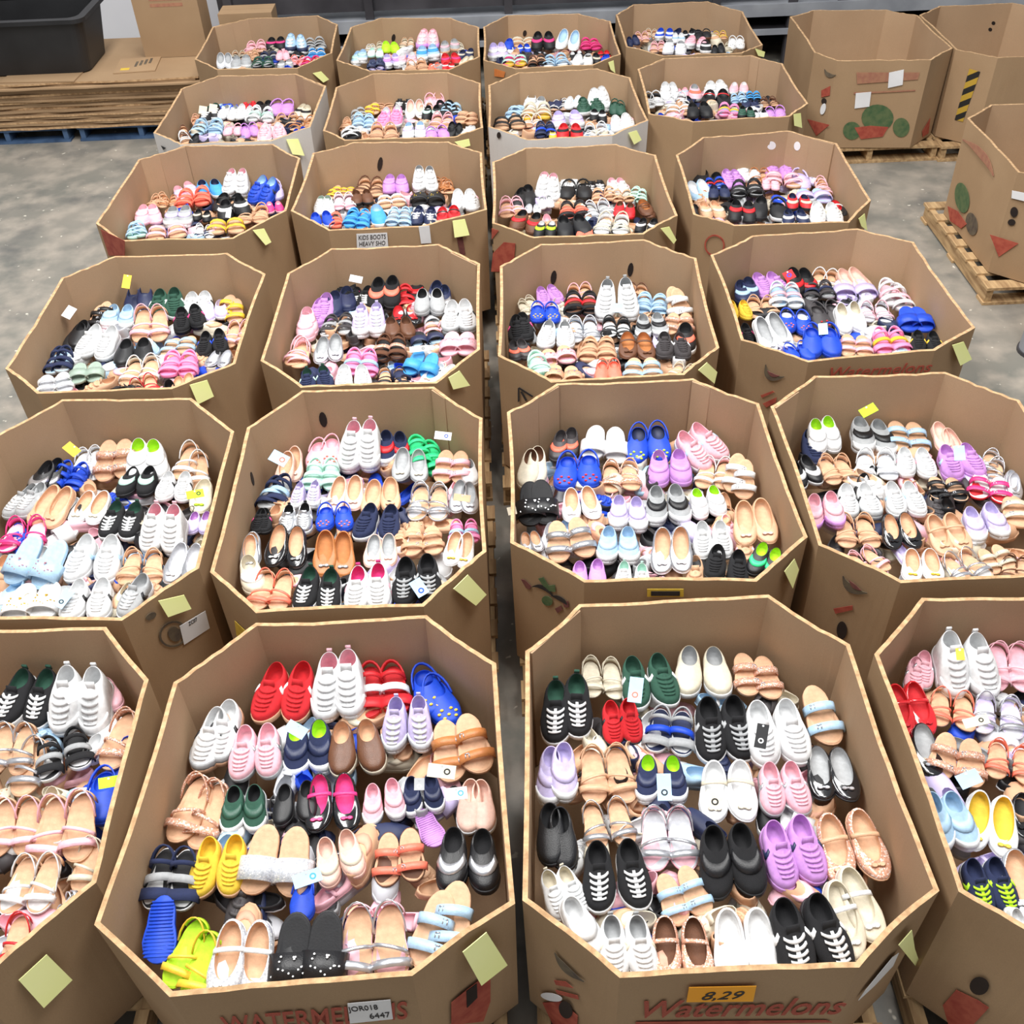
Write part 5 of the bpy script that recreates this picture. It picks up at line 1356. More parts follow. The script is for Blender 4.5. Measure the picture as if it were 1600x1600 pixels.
# ------------------------------------------------------------------ prints, notes, labels and paper tags
DECALS = """
D|sticky_note|A1|note|0.002|0.764,-0.645,-0.015|-1.2624,1.2505,0.6629;-1.2570,1.2599,0.5277;-1.3150,1.1913,0.5227;-1.3159,1.1872,0.6606
D|sticky_note|A2|note|0.002|0.561,-0.828,-0.015|-0.1102,1.2298,0.7288;-0.0825,1.2518,0.5527;-0.1533,1.2039,0.5473;-0.1727,1.1876,0.7179
D|sticky_note|A3|note|0.002|0.586,-0.810,-0.016|0.9848,1.2156,0.6722;1.0509,1.2676,0.4621;1.2092,1.3907,0.0198;0.9459,1.1878,0.6522
D|sticky_note|B1|note|0.002|0.742,-0.670,-0.016|-1.2228,2.4370,0.7389;-1.1632,2.5038,0.6998;-1.1619,2.5068,0.6341;-1.2197,2.4421,0.6617
D|sticky_note|B2|note|0.002|0.764,-0.645,-0.015|-0.1631,2.5082,0.7321;-0.1255,2.5560,0.5961;-0.1649,2.5095,0.5910;-0.2138,2.4483,0.7269
D|sticky_note|B3|note|0.002|0.680,-0.733,-0.016|0.9868,2.5454,0.7060;1.0056,2.5642,0.6414;0.9766,2.5387,0.5806;0.9414,2.5037,0.6898
D|sticky_note|C1|note|0.002|0.589,-0.808,-0.015|-1.3814,3.7288,0.7413;-1.3171,3.7758,0.7326;-1.3139,3.7797,0.6507;-1.3773,3.7336,0.6451
D|sticky_note|C2|note|0.002|0.800,-0.600,-0.015|-0.2064,3.7627,0.7347;-0.1817,3.7980,0.6376;-0.2462,3.7111,0.6774;-0.2525,3.7011,0.7420
D|sticky_note|C3|note|0.002|0.732,-0.681,-0.015|0.8802,3.7507,0.7320;0.9287,3.8047,0.6494;0.9096,3.7852,0.6051;0.8330,3.7001,0.7282
D|sticky_note|C4|note|0.002|0.581,-0.814,-0.015|1.9719,3.8010,0.7347;2.0419,3.8511,0.7193;2.1074,3.9000,0.6027;2.0363,3.8493,0.6052
D|sticky_note|D1|note|0.002|0.790,-0.613,-0.015|-1.3371,5.1691,0.7466;-1.2913,5.2286,0.7262;-1.2815,5.2432,0.6423;-1.3082,5.2089,0.6419
D|sticky_note|D2|note|0.002|0.440,-0.898,-0.015|-0.2568,5.1903,0.7426;-0.1915,5.2224,0.7352;-0.1795,5.2298,0.6442;-0.2596,5.1904,0.6524
D|sticky_note|D3|note|0.002|0.687,-0.726,-0.016|0.8472,5.0118,0.7378;0.8994,5.0616,0.7218;0.9352,5.0973,0.6315;0.9162,5.0797,0.6187
D|sticky_note|D4|note|0.002|0.800,-0.599,-0.015|1.9110,5.0551,0.7244;1.9626,5.1241,0.7181;1.9885,5.1615,0.6053;1.9352,5.0888,0.6663
D|sticky_note|E1|note|0.002|0.670,-0.742,-0.015|-1.3312,6.4400,0.7322;-1.2690,6.4966,0.7110;-1.2601,6.5069,0.6015;-1.3212,6.4510,0.6359
D|sticky_note|E2|note|0.002|0.606,-0.795,-0.016|-0.2622,6.3009,0.7268;-0.1752,6.3675,0.7166;-0.1736,6.3695,0.6747;-0.2297,6.3267,0.6782
D|sticky_note|E3|note|0.002|0.662,-0.750,-0.015|0.8237,6.3215,0.7297;0.8822,6.3733,0.7230;0.9090,6.3982,0.6547;0.8550,6.3508,0.6473
D|sticky_note|E4|note|0.002|0.768,-0.640,-0.015|1.8825,6.4443,0.7556;1.9441,6.5189,0.7330;1.9544,6.5334,0.6363;1.8869,6.4512,0.6836
D|sticky_note|F1|note|0.002|0.812,-0.583,-0.015|-1.3320,7.7970,0.6781;-1.2807,7.8687,0.6656;-1.2491,7.9145,0.5930;-1.2871,7.8618,0.5894
D|sticky_note|F3|note|0.002|0.683,-0.730,-0.016|0.8238,7.6007,0.7332;0.8645,7.6387,0.7324;0.8680,7.6439,0.6454;0.8360,7.6132,0.6795
D|sticky_note|F4|note|0.002|0.660,-0.751,-0.016|1.8963,7.7083,0.7531;1.9846,7.7870,0.7022;1.9728,7.7773,0.6697;1.9227,7.7327,0.6952
T|note_mark|A1|ink|A9|0|-1.2703,1.2360,0.6500,0.2687,0.3386,-0.9018,0.7639,-0.6452,-0.0146,0.0171,0.0105
T|note_mark|A2|ink|A9|0|-0.1154,1.2229,0.6849,0.4607,0.3275,-0.8249,0.5609,-0.8278,-0.0154,0.0230,0.0125
T|note_mark|B1|ink|..|0|-1.1757,2.4851,0.6862,0.4712,0.5383,-0.6987,0.7421,-0.6701,-0.0158,0.0122,0.0088
T|note_mark|B2|ink|..|0|-0.1658,2.5002,0.7103,0.4677,0.5698,-0.6758,0.7641,-0.6449,-0.0150,0.0181,0.0086
D|paper_label|A2|paper|0.0015|0.045,-0.999,-0.014|-0.4667,1.1053,0.6336;-0.3584,1.1102,0.6341;-0.3651,1.1116,0.5136;-0.4773,1.1066,0.5092
T|label_code|A2|ink|JOR018|0|-0.4683,1.1034,0.5859,0.9990,0.0454,-0.0025,0.0453,-0.9989,-0.0141,0.0752,0.0390
T|label_number|A2|ink|6447|0|-0.4229,1.1063,0.5306,0.9989,0.0452,0.0134,0.0453,-0.9989,-0.0141,0.0532,0.0321
D|orange_label|A3|orange|0.0015|0.001,-1.000,-0.015|0.3885,1.0860,0.6913;0.5564,1.0863,0.6818;0.5605,1.0877,0.5884;0.3897,1.0873,0.6022
T|label_date|A3|ink|8,29|0.3|0.4210,1.0847,0.6147,0.9996,0.0015,-0.0280,0.0011,-0.9999,-0.0146,0.1040,0.0547
T|printed_word|A3|redprint|Watermelons|0.2|0.2645,1.0900,0.5097,0.9982,0.0019,-0.0592,0.0011,-0.9999,-0.0146,0.5293,0.1060
D|printed_underline|A3|redprint|0.0015|0.001,-1.000,-0.015|0.2677,1.0910,0.4799;0.7731,1.0921,0.4383;0.7928,1.0924,0.4233;0.2688,1.0913,0.4585
T|printed_word|A2|redprint|WATERMELONS|0.2|-0.8005,1.0924,0.5102,0.9989,0.0455,-0.0096,0.0453,-0.9989,-0.0141,0.4718,0.1077
D|torn_label|A3|paper|0.0015|0.586,-0.810,-0.016|0.8791,1.1491,0.4140;0.8921,1.1576,0.4568;0.9616,1.2064,0.5370;0.9899,1.2273,0.5154;0.9962,1.2337,0.4235;0.9372,1.1914,0.4016
D|printed_slice|A3|darkprint|0.0015|-0.672,-0.740,-0.016|0.0634,1.2263,0.6028;0.0666,1.2239,0.5832;0.0703,1.2209,0.5639;0.0757,1.2164,0.5489;0.0828,1.2101,0.5394;0.0915,1.2023,0.5360;0.1016,1.1931,0.5386;0.1127,1.1828,0.5468;0.1247,1.1717,0.5597;0.1367,1.1604,0.5730;0.1375,1.1596,0.5791;0.1271,1.1691,0.5767;0.1180,1.1774,0.5792;0.1096,1.1849,0.5826;0.1016,1.1920,0.5860;0.0940,1.1989,0.5891;0.0864,1.2057,0.5919;0.0789,1.2125,0.5949;0.0715,1.2191,0.5991;0.0653,1.2246,0.6083
D|printed_stripe|A3|redprint|0.0015|-0.672,-0.740,-0.016|0.0625,1.2309,0.4277;0.0921,1.2029,0.4814;0.1115,1.1853,0.4809;0.0675,1.2268,0.4084
D|printed_stripe|A3|redprint|0.0015|-0.672,-0.740,-0.016|0.0658,1.2292,0.3703;0.1231,1.1753,0.4554;0.1266,1.1725,0.4374;0.0709,1.2249,0.3550
D|printed_arrow|A3|redprint|0.0015|-0.672,-0.740,-0.016|0.0301,1.2651,0.2026;0.0845,1.2130,0.3316;0.1249,1.1766,0.3189;0.1242,1.1787,0.2480;0.0602,1.2400,0.0983
D|tape_flap|A3|paper|0.0015|-0.672,-0.740,-0.016|0.0834,1.2094,0.3535;0.0815,1.2115,0.3419;0.0769,1.2159,0.3269;0.0702,1.2224,0.3098;0.0619,1.2303,0.2923;0.0528,1.2388,0.2760;0.0439,1.2472,0.2627;0.0360,1.2546,0.2537;0.0300,1.2601,0.2500;0.0264,1.2633,0.2520;0.0257,1.2638,0.2596;0.0280,1.2615,0.2718;0.0329,1.2567,0.2875;0.0399,1.2500,0.3050;0.0483,1.2419,0.3225;0.0573,1.2335,0.3383;0.0660,1.2253,0.3510;0.0736,1.2183,0.3593;0.0793,1.2130,0.3626;0.0827,1.2100,0.3607
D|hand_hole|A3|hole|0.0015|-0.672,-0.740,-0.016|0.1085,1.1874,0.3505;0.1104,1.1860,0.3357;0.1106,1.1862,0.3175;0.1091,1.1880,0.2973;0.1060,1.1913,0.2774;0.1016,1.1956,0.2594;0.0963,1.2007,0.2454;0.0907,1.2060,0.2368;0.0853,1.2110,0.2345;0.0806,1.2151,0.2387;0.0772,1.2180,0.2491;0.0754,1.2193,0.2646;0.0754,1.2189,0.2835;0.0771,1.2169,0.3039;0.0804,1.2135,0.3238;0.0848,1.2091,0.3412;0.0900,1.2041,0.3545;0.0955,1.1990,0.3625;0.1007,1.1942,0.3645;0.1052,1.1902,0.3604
D|printed_patch|A2|redprint|0.0015|0.561,-0.828,-0.015|-0.2177,1.1679,0.4616;-0.1778,1.1948,0.4702;-0.1114,1.2397,0.4755;-0.1197,1.2375,0.2924;-0.1447,1.2223,0.1958;-0.2273,1.1639,0.3255
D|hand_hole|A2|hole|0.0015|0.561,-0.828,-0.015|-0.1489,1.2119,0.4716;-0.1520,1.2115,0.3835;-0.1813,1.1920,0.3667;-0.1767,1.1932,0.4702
D|printed_patch|A4|redprint|0.0015|-0.679,-0.734,-0.015|1.1879,1.2042,0.3210;1.2306,1.1643,0.3410;1.2518,1.1448,0.3404;1.2469,1.1521,0.2060;1.2113,1.1868,0.1214;1.1827,1.2115,0.2016
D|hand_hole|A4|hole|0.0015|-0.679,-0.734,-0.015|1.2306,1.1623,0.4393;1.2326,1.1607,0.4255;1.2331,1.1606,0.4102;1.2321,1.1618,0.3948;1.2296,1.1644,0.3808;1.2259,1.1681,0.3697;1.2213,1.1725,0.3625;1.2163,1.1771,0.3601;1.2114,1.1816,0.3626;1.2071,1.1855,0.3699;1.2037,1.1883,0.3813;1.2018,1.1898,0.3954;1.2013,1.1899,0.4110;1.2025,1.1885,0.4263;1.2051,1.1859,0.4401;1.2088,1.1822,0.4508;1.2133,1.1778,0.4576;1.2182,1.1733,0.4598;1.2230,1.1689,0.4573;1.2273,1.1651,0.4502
D|paper_label|B1|paper|0.0015|0.742,-0.670,-0.016|-1.1986,2.4707,0.5698;-1.1260,2.5514,0.5580;-1.1301,2.5490,0.4671;-1.2049,2.4659,0.4752
T|label_code|B1|ink|ZC07|0|-1.1754,2.4925,0.5452,0.6660,0.7398,-0.0957,0.7421,-0.6701,-0.0158,0.0357,0.0171
R|printed_seal|B1|darkprint|.0015|0.742,-0.670,-0.016|-1.1854,2.4905,0.5376;-1.1865,2.4898,0.5175;-1.1911,2.4852,0.5007;-1.1986,2.4771,0.4888;-1.2084,2.4664,0.4833;-1.2194,2.4542,0.4845;-1.2305,2.4417,0.4924;-1.2406,2.4301,0.5060;-1.2487,2.4208,0.5240;-1.2541,2.4144,0.5444;-1.2562,2.4115,0.5654;-1.2549,2.4125,0.5849;-1.2503,2.4172,0.6011;-1.2430,2.4250,0.6124;-1.2336,2.4353,0.6180;-1.2229,2.4472,0.6171;-1.2120,2.4594,0.6099;-1.2019,2.4709,0.5970;-1.1936,2.4805,0.5794;-1.1879,2.4873,0.5590;-1.1905,2.4849,0.5396;-1.1914,2.4842,0.5223;-1.1953,2.4803,0.5079;-1.2018,2.4733,0.4978;-1.2102,2.4641,0.4930;-1.2197,2.4537,0.4940;-1.2292,2.4429,0.5007;-1.2379,2.4330,0.5124;-1.2449,2.4249,0.5278;-1.2495,2.4194,0.5454;-1.2513,2.4170,0.5635;-1.2502,2.4178,0.5803;-1.2463,2.4218,0.5942;-1.2400,2.4285,0.6041;-1.2319,2.4374,0.6088;-1.2227,2.4476,0.6081;-1.2133,2.4582,0.6018;-1.2046,2.4681,0.5906;-1.1974,2.4763,0.5755;-1.1926,2.4821,0.5580
D|printed_fruit|B1|darkprint|0.0015|0.742,-0.670,-0.016|-1.2028,2.4712,0.5417;-1.2032,2.4710,0.5296;-1.2051,2.4692,0.5192;-1.2083,2.4658,0.5116;-1.2125,2.4613,0.5076;-1.2172,2.4560,0.5076;-1.2221,2.4506,0.5115;-1.2265,2.4455,0.5190;-1.2301,2.4412,0.5292;-1.2326,2.4382,0.5412;-1.2336,2.4367,0.5538;-1.2332,2.4370,0.5657;-1.2313,2.4388,0.5759;-1.2281,2.4421,0.5833;-1.2240,2.4466,0.5872;-1.2194,2.4518,0.5873;-1.2146,2.4571,0.5836;-1.2101,2.4622,0.5764;-1.2065,2.4665,0.5663;-1.2040,2.4696,0.5543
D|printed_stain|B1|darkprint|0.0015|0.742,-0.670,-0.016|-1.2409,2.4255,0.6897;-1.2413,2.4252,0.6849;-1.2429,2.4236,0.6808;-1.2456,2.4206,0.6778;-1.2491,2.4167,0.6762;-1.2531,2.4123,0.6761;-1.2572,2.4077,0.6776;-1.2610,2.4034,0.6804;-1.2641,2.3999,0.6844;-1.2663,2.3974,0.6891;-1.2672,2.3963,0.6941;-1.2668,2.3966,0.6988;-1.2652,2.3982,0.7029;-1.2625,2.4011,0.7059;-1.2590,2.4050,0.7075;-1.2550,2.4094,0.7076;-1.2510,2.4140,0.7061;-1.2472,2.4183,0.7033;-1.2440,2.4218,0.6993;-1.2419,2.4243,0.6946
D|printed_patch|B2|yellowprint|0.0015|-0.725,-0.688,-0.015|-1.0075,2.4931,0.5621;-0.9635,2.4468,0.5601;-0.9839,2.4701,0.4794;-1.0261,2.5151,0.4586
D|printed_mark|B3|maroonprint|0.0015|-0.648,-0.761,-0.015|0.0229,2.6102,0.5937;0.0367,2.5983,0.6017;0.0589,2.5798,0.5862;0.0540,2.5843,0.5650;0.0404,2.5960,0.5603
D|printed_mark|B3|ink|0.0015|-0.648,-0.761,-0.015|0.0614,2.5777,0.5836;0.0705,2.5698,0.5923;0.0789,2.5625,0.5970;0.0864,2.5561,0.5997;0.0936,2.5499,0.6014;0.1010,2.5436,0.6023;0.1089,2.5369,0.6025;0.1175,2.5295,0.6015;0.1268,2.5217,0.5990;0.1357,2.5143,0.5928;0.1371,2.5130,0.5956;0.1304,2.5185,0.6069;0.1238,2.5239,0.6169;0.1164,2.5301,0.6237;0.1080,2.5372,0.6267;0.0987,2.5451,0.6256;0.0889,2.5535,0.6203;0.0792,2.5620,0.6112;0.0698,2.5702,0.5990;0.0608,2.5781,0.5857
D|printed_mark|B3|ink|0.0015|-0.648,-0.761,-0.015|0.1275,2.5212,0.5921;0.1348,2.5150,0.5940;0.1413,2.5095,0.5935;0.1474,2.5043,0.5927;0.1533,2.4993,0.5920;0.1592,2.4943,0.5917;0.1655,2.4890,0.5916;0.1721,2.4833,0.5916;0.1790,2.4774,0.5912;0.1855,2.4720,0.5884;0.1868,2.4708,0.5913;0.1825,2.4743,0.5992;0.1780,2.4779,0.6070;0.1728,2.4823,0.6127;0.1666,2.4875,0.6159;0.1596,2.4934,0.6164;0.1520,2.5000,0.6140;0.1440,2.5069,0.6092;0.1358,2.5140,0.6021;0.1278,2.5210,0.5950
D|printed_leaf|B3|greenprint|0.0015|-0.648,-0.761,-0.015|0.0842,2.5570,0.6478;0.1019,2.5415,0.6691;0.1191,2.5274,0.6402;0.1408,2.5085,0.6618;0.1429,2.5074,0.6269;0.1124,2.5338,0.6076
D|printed_fruit|B3|greenprint|0.0015|-0.648,-0.761,-0.015|0.1315,2.5186,0.5540;0.1282,2.5216,0.5455;0.1236,2.5257,0.5378;0.1180,2.5305,0.5317;0.1120,2.5357,0.5278;0.1063,2.5406,0.5266;0.1013,2.5448,0.5281;0.0976,2.5479,0.5323;0.0955,2.5495,0.5386;0.0953,2.5496,0.5465;0.0969,2.5480,0.5551;0.1003,2.5450,0.5637;0.1050,2.5408,0.5713;0.1105,2.5360,0.5773;0.1164,2.5309,0.5810;0.1221,2.5260,0.5822;0.1270,2.5219,0.5806;0.1307,2.5188,0.5766;0.1327,2.5172,0.5704;0.1330,2.5171,0.5626
D|printed_mark|B3|maroonprint|0.0015|-0.648,-0.761,-0.015|0.1407,2.5111,0.5361;0.1625,2.4918,0.5726;0.1669,2.4885,0.5524;0.1495,2.5040,0.5196
D|printed_mark|B3|maroonprint|0.0015|-0.648,-0.761,-0.015|0.1668,2.4878,0.5933;0.1860,2.4710,0.6168;0.1883,2.4696,0.5850;0.1733,2.4826,0.5718
D|printed_panel|B3|yellowprint|0.0015|-0.052,-0.999,-0.014|0.4507,2.4155,0.7201;0.5747,2.4090,0.7194;0.5779,2.4094,0.6807;0.4530,2.4160,0.6813
D|printed_bar|B3|ink|0.0015|-0.052,-0.999,-0.014|0.4643,2.4129,0.7103;0.5624,2.4078,0.7099;0.5642,2.4080,0.6872;0.4657,2.4132,0.6877
D|printed_slice|B4|darkprint|0.0015|-0.656,-0.754,-0.015|1.1500,2.4897,0.6658;1.1527,2.4877,0.6491;1.1563,2.4850,0.6327;1.1622,2.4801,0.6193;1.1703,2.4732,0.6103;1.1801,2.4648,0.6068;1.1908,2.4554,0.6089;1.2018,2.4457,0.6160;1.2128,2.4359,0.6270;1.2242,2.4258,0.6388;1.2236,2.4262,0.6432;1.2118,2.4365,0.6396;1.2013,2.4456,0.6403;1.1925,2.4533,0.6424;1.1850,2.4597,0.6449;1.1785,2.4653,0.6472;1.1722,2.4708,0.6495;1.1656,2.4765,0.6526;1.1584,2.4826,0.6581;1.1523,2.4877,0.6685
D|printed_flesh|B4|maroonprint|0.0015|-0.656,-0.754,-0.015|1.1682,2.4714,0.6624;1.1708,2.4692,0.6557;1.1736,2.4669,0.6487;1.1771,2.4640,0.6429;1.1811,2.4606,0.6387;1.1856,2.4567,0.6362;1.1906,2.4524,0.6356;1.1957,2.4479,0.6368;1.2009,2.4433,0.6394;1.2061,2.4388,0.6419;1.2062,2.4387,0.6443;1.2014,2.4428,0.6460;1.1971,2.4465,0.6491;1.1930,2.4499,0.6521;1.1892,2.4532,0.6547;1.1854,2.4565,0.6567;1.1815,2.4599,0.6583;1.1774,2.4634,0.6597;1.1731,2.4671,0.6613;1.1691,2.4706,0.6644
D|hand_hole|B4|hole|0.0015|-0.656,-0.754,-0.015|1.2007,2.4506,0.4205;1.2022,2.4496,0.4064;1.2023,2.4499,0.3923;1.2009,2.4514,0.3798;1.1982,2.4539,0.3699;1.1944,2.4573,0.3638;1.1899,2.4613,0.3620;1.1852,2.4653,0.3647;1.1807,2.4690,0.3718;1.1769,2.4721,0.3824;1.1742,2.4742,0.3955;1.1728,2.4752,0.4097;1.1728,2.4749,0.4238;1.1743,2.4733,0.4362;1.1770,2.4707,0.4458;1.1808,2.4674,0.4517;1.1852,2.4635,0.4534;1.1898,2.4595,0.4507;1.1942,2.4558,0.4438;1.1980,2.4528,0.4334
D|printed_patch|B4|redprint|0.0015|-0.656,-0.754,-0.015|1.1498,2.4934,0.4937;1.1966,2.4516,0.5530;1.1999,2.4491,0.5321;1.1585,2.4863,0.4736
D|printed_slice|C4|darkprint|0.0015|-0.605,-0.796,-0.016|1.1566,3.8049,0.6706;1.1565,3.8053,0.6499;1.1574,3.8051,0.6305;1.1618,3.8020,0.6139;1.1705,3.7957,0.6018;1.1825,3.7867,0.5970;1.1956,3.7767,0.5999;1.2084,3.7668,0.6091;1.2207,3.7572,0.6231;1.2336,3.7470,0.6388;1.2321,3.7481,0.6426;1.2175,3.7593,0.6345;1.2049,3.7689,0.6321;1.1954,3.7761,0.6326;1.1890,3.7810,0.6345;1.1842,3.7846,0.6365;1.1790,3.7885,0.6390;1.1724,3.7934,0.6446;1.1651,3.7987,0.6552;1.1598,3.8024,0.6719
D|printed_flesh|C4|maroonprint|0.0015|-0.605,-0.796,-0.016|1.1669,3.7950,0.6441;1.1702,3.7927,0.6372;1.1738,3.7901,0.6304;1.1785,3.7867,0.6252;1.1840,3.7825,0.6221;1.1901,3.7779,0.6214;1.1965,3.7730,0.6232;1.2028,3.7681,0.6270;1.2089,3.7634,0.6327;1.2150,3.7586,0.6386;1.2145,3.7590,0.6406;1.2080,3.7640,0.6384;1.2019,3.7686,0.6382;1.1966,3.7726,0.6386;1.1919,3.7761,0.6392;1.1876,3.7795,0.6397;1.1831,3.7828,0.6402;1.1783,3.7865,0.6409;1.1731,3.7904,0.6423;1.1681,3.7941,0.6458
D|printed_stripe|C4|redprint|0.0015|-0.605,-0.796,-0.016|1.1583,3.8069,0.5017;1.2004,3.7740,0.5476;1.2083,3.7681,0.5444;1.1647,3.8022,0.4903
D|printed_stripe|C4|redprint|0.0015|-0.605,-0.796,-0.016|1.1708,3.7982,0.4605;1.2187,3.7607,0.5209;1.2197,3.7604,0.4925;1.1876,3.7857,0.4470
T|printed_word|C4|redprint|Watermelons|0.2|1.4014,3.6977,0.6590,0.9958,0.0849,-0.0354,0.0845,-0.9963,-0.0140,0.4694,0.0552
D|printed_mark|C3|ink|0.0015|-0.708,-0.706,-0.016|0.0493,3.7577,0.6313;0.0473,3.7614,0.5518;0.0546,3.7540,0.5621;0.0565,3.7503,0.6413
D|printed_mark|C3|ink|0.0015|-0.708,-0.706,-0.016|0.0493,3.7577,0.6313;0.1094,3.6977,0.6224;0.1163,3.6905,0.6323;0.0565,3.7503,0.6413
D|printed_mark|C3|ink|0.0015|-0.708,-0.706,-0.016|0.0600,3.7473,0.6174;0.0813,3.7267,0.5821;0.0884,3.7194,0.5923;0.0671,3.7399,0.6274
D|printed_patch|D3|redprint|0.0015|-0.657,-0.754,-0.016|-0.0446,5.1269,0.5746;0.0171,5.0712,0.6653;0.0781,5.0178,0.6825;0.0685,5.0282,0.5795;0.0179,5.0743,0.4874;-0.0603,5.1430,0.4533
D|printed_patch|D3|redprint|0.0015|-0.657,-0.754,-0.016|-0.0452,5.1243,0.7233;-0.0078,5.0918,0.7230;-0.0481,5.1283,0.6540
D|printed_patch|D1|redprint|0.0015|-0.769,-0.639,-0.016|-2.1913,5.2776,0.7357;-1.9766,5.0181,0.7901;-2.0244,5.0785,0.6752;-2.1962,5.2875,0.5725
D|paper_sign|D2|paper|0.0015|0.000,-1.000,-0.014|-0.7733,5.1134,0.7272;-0.6080,5.1134,0.7272;-0.6118,5.1147,0.6327;-0.7825,5.1147,0.6328
T|sign_line|D2|ink|KIDS BOOTS|0.2|-0.7675,5.1113,0.6930,1.0000,0.0001,0.0053,0.0002,-0.9999,-0.0142,0.1488,0.0262
T|sign_line|D2|ink|HEAVY SHO|0.2|-0.7691,5.1119,0.6551,1.0000,0.0001,0.0078,0.0002,-0.9999,-0.0142,0.1426,0.0264
D|paper_strip|D2|paper|0.0015|0.000,-1.000,-0.014|-0.4365,5.1130,0.7567;-0.3781,5.1130,0.7578;-0.3763,5.1144,0.6563;-0.4320,5.1144,0.6550
D|printed_mark|D2|maroonprint|0.0015|0.440,-0.898,-0.015|-0.2418,5.2049,0.6389;-0.2103,5.2204,0.6373;-0.1999,5.2274,0.5208;-0.2281,5.2135,0.5255
R|printed_ring|D4|redprint|.0015|-0.621,-0.784,-0.016|1.1992,5.0037,0.6278;1.1988,5.0044,0.6077;1.1939,5.0087,0.5879;1.1849,5.0162,0.5701;1.1726,5.0262,0.5562;1.1583,5.0377,0.5476;1.1434,5.0496,0.5451;1.1293,5.0607,0.5492;1.1175,5.0698,0.5593;1.1092,5.0761,0.5745;1.1052,5.0789,0.5932;1.1058,5.0779,0.6135;1.1110,5.0734,0.6335;1.1202,5.0657,0.6510;1.1326,5.0557,0.6646;1.1468,5.0443,0.6728;1.1614,5.0326,0.6749;1.1752,5.0218,0.6709;1.1868,5.0128,0.6609;1.1950,5.0066,0.6461;1.1922,5.0093,0.6252;1.1919,5.0099,0.6082;1.1877,5.0136,0.5913;1.1800,5.0200,0.5762;1.1696,5.0284,0.5644;1.1575,5.0382,0.5571;1.1448,5.0483,0.5550;1.1328,5.0577,0.5585;1.1228,5.0654,0.5671;1.1158,5.0708,0.5799;1.1123,5.0732,0.5958;1.1128,5.0724,0.6131;1.1172,5.0685,0.6300;1.1251,5.0620,0.6450;1.1355,5.0535,0.6565;1.1476,5.0438,0.6635;1.1601,5.0339,0.6654;1.1718,5.0246,0.6619;1.1817,5.0170,0.6534;1.1887,5.0117,0.6408
D|round_sticker|D4|paper|0.0015|0.081,-0.997,0.014|1.7248,6.1792,0.6695;1.7245,6.1791,0.6615;1.7215,6.1787,0.6544;1.7160,6.1782,0.6490;1.7085,6.1776,0.6459;1.6999,6.1769,0.6453;1.6908,6.1762,0.6472;1.6824,6.1755,0.6516;1.6753,6.1750,0.6579;1.6702,6.1747,0.6656;1.6677,6.1747,0.6738;1.6680,6.1748,0.6818;1.6711,6.1751,0.6888;1.6766,6.1757,0.6941;1.6840,6.1763,0.6973;1.6926,6.1770,0.6979;1.7016,6.1777,0.6960;1.7100,6.1783,0.6916;1.7171,6.1788,0.6854;1.7222,6.1791,0.6777
D|round_sticker|D4|paper|0.0015|-0.677,-0.736,0.015|1.8605,6.1199,0.6842;1.8608,6.1195,0.6757;1.8595,6.1205,0.6676;1.8568,6.1229,0.6605;1.8529,6.1263,0.6552;1.8483,6.1305,0.6523;1.8433,6.1351,0.6520;1.8385,6.1396,0.6544;1.8343,6.1435,0.6591;1.8312,6.1465,0.6659;1.8294,6.1483,0.6739;1.8291,6.1487,0.6825;1.8304,6.1477,0.6906;1.8332,6.1454,0.6977;1.8370,6.1419,0.7029;1.8417,6.1377,0.7058;1.8466,6.1331,0.7060;1.8514,6.1287,0.7037;1.8556,6.1248,0.6989;1.8587,6.1218,0.6922
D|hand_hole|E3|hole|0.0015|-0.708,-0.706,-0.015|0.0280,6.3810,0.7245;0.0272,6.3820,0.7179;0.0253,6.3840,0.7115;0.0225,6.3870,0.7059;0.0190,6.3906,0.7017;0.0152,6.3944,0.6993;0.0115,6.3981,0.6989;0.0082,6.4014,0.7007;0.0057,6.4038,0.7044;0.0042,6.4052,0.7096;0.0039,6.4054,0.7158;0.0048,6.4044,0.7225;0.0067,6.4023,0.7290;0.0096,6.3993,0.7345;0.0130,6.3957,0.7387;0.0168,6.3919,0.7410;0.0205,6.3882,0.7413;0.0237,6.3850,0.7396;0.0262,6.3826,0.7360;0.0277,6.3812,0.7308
D|printed_patch|F3|orangeprint|0.0015|-0.689,-0.725,-0.016|0.0063,7.6267,0.7138;0.0831,7.5538,0.7130;0.0726,7.5647,0.6695;0.0040,7.6301,0.6589
D|printed_mark|E1|ink|0.0015|-0.696,-0.718,-0.015|-2.1623,6.5468,0.6837;-2.1208,6.5066,0.6817;-2.1497,6.5350,0.6585
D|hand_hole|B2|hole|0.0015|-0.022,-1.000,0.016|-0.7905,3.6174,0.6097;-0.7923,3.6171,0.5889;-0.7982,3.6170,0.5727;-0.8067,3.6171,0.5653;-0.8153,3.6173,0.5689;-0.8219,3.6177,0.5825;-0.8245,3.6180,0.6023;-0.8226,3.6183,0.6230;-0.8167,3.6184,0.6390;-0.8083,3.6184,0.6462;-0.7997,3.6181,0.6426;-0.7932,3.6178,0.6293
D|hand_hole|B2|hole|0.0015|1.000,0.009,0.012|-1.0529,3.2423,0.5995;-1.0527,3.2373,0.5850;-1.0526,3.2292,0.5778;-1.0525,3.2203,0.5797;-1.0526,3.2129,0.5903;-1.0527,3.2090,0.6066;-1.0529,3.2096,0.6242;-1.0531,3.2146,0.6385;-1.0533,3.2225,0.6456;-1.0534,3.2314,0.6439;-1.0533,3.2388,0.6335;-1.0531,3.2428,0.6173
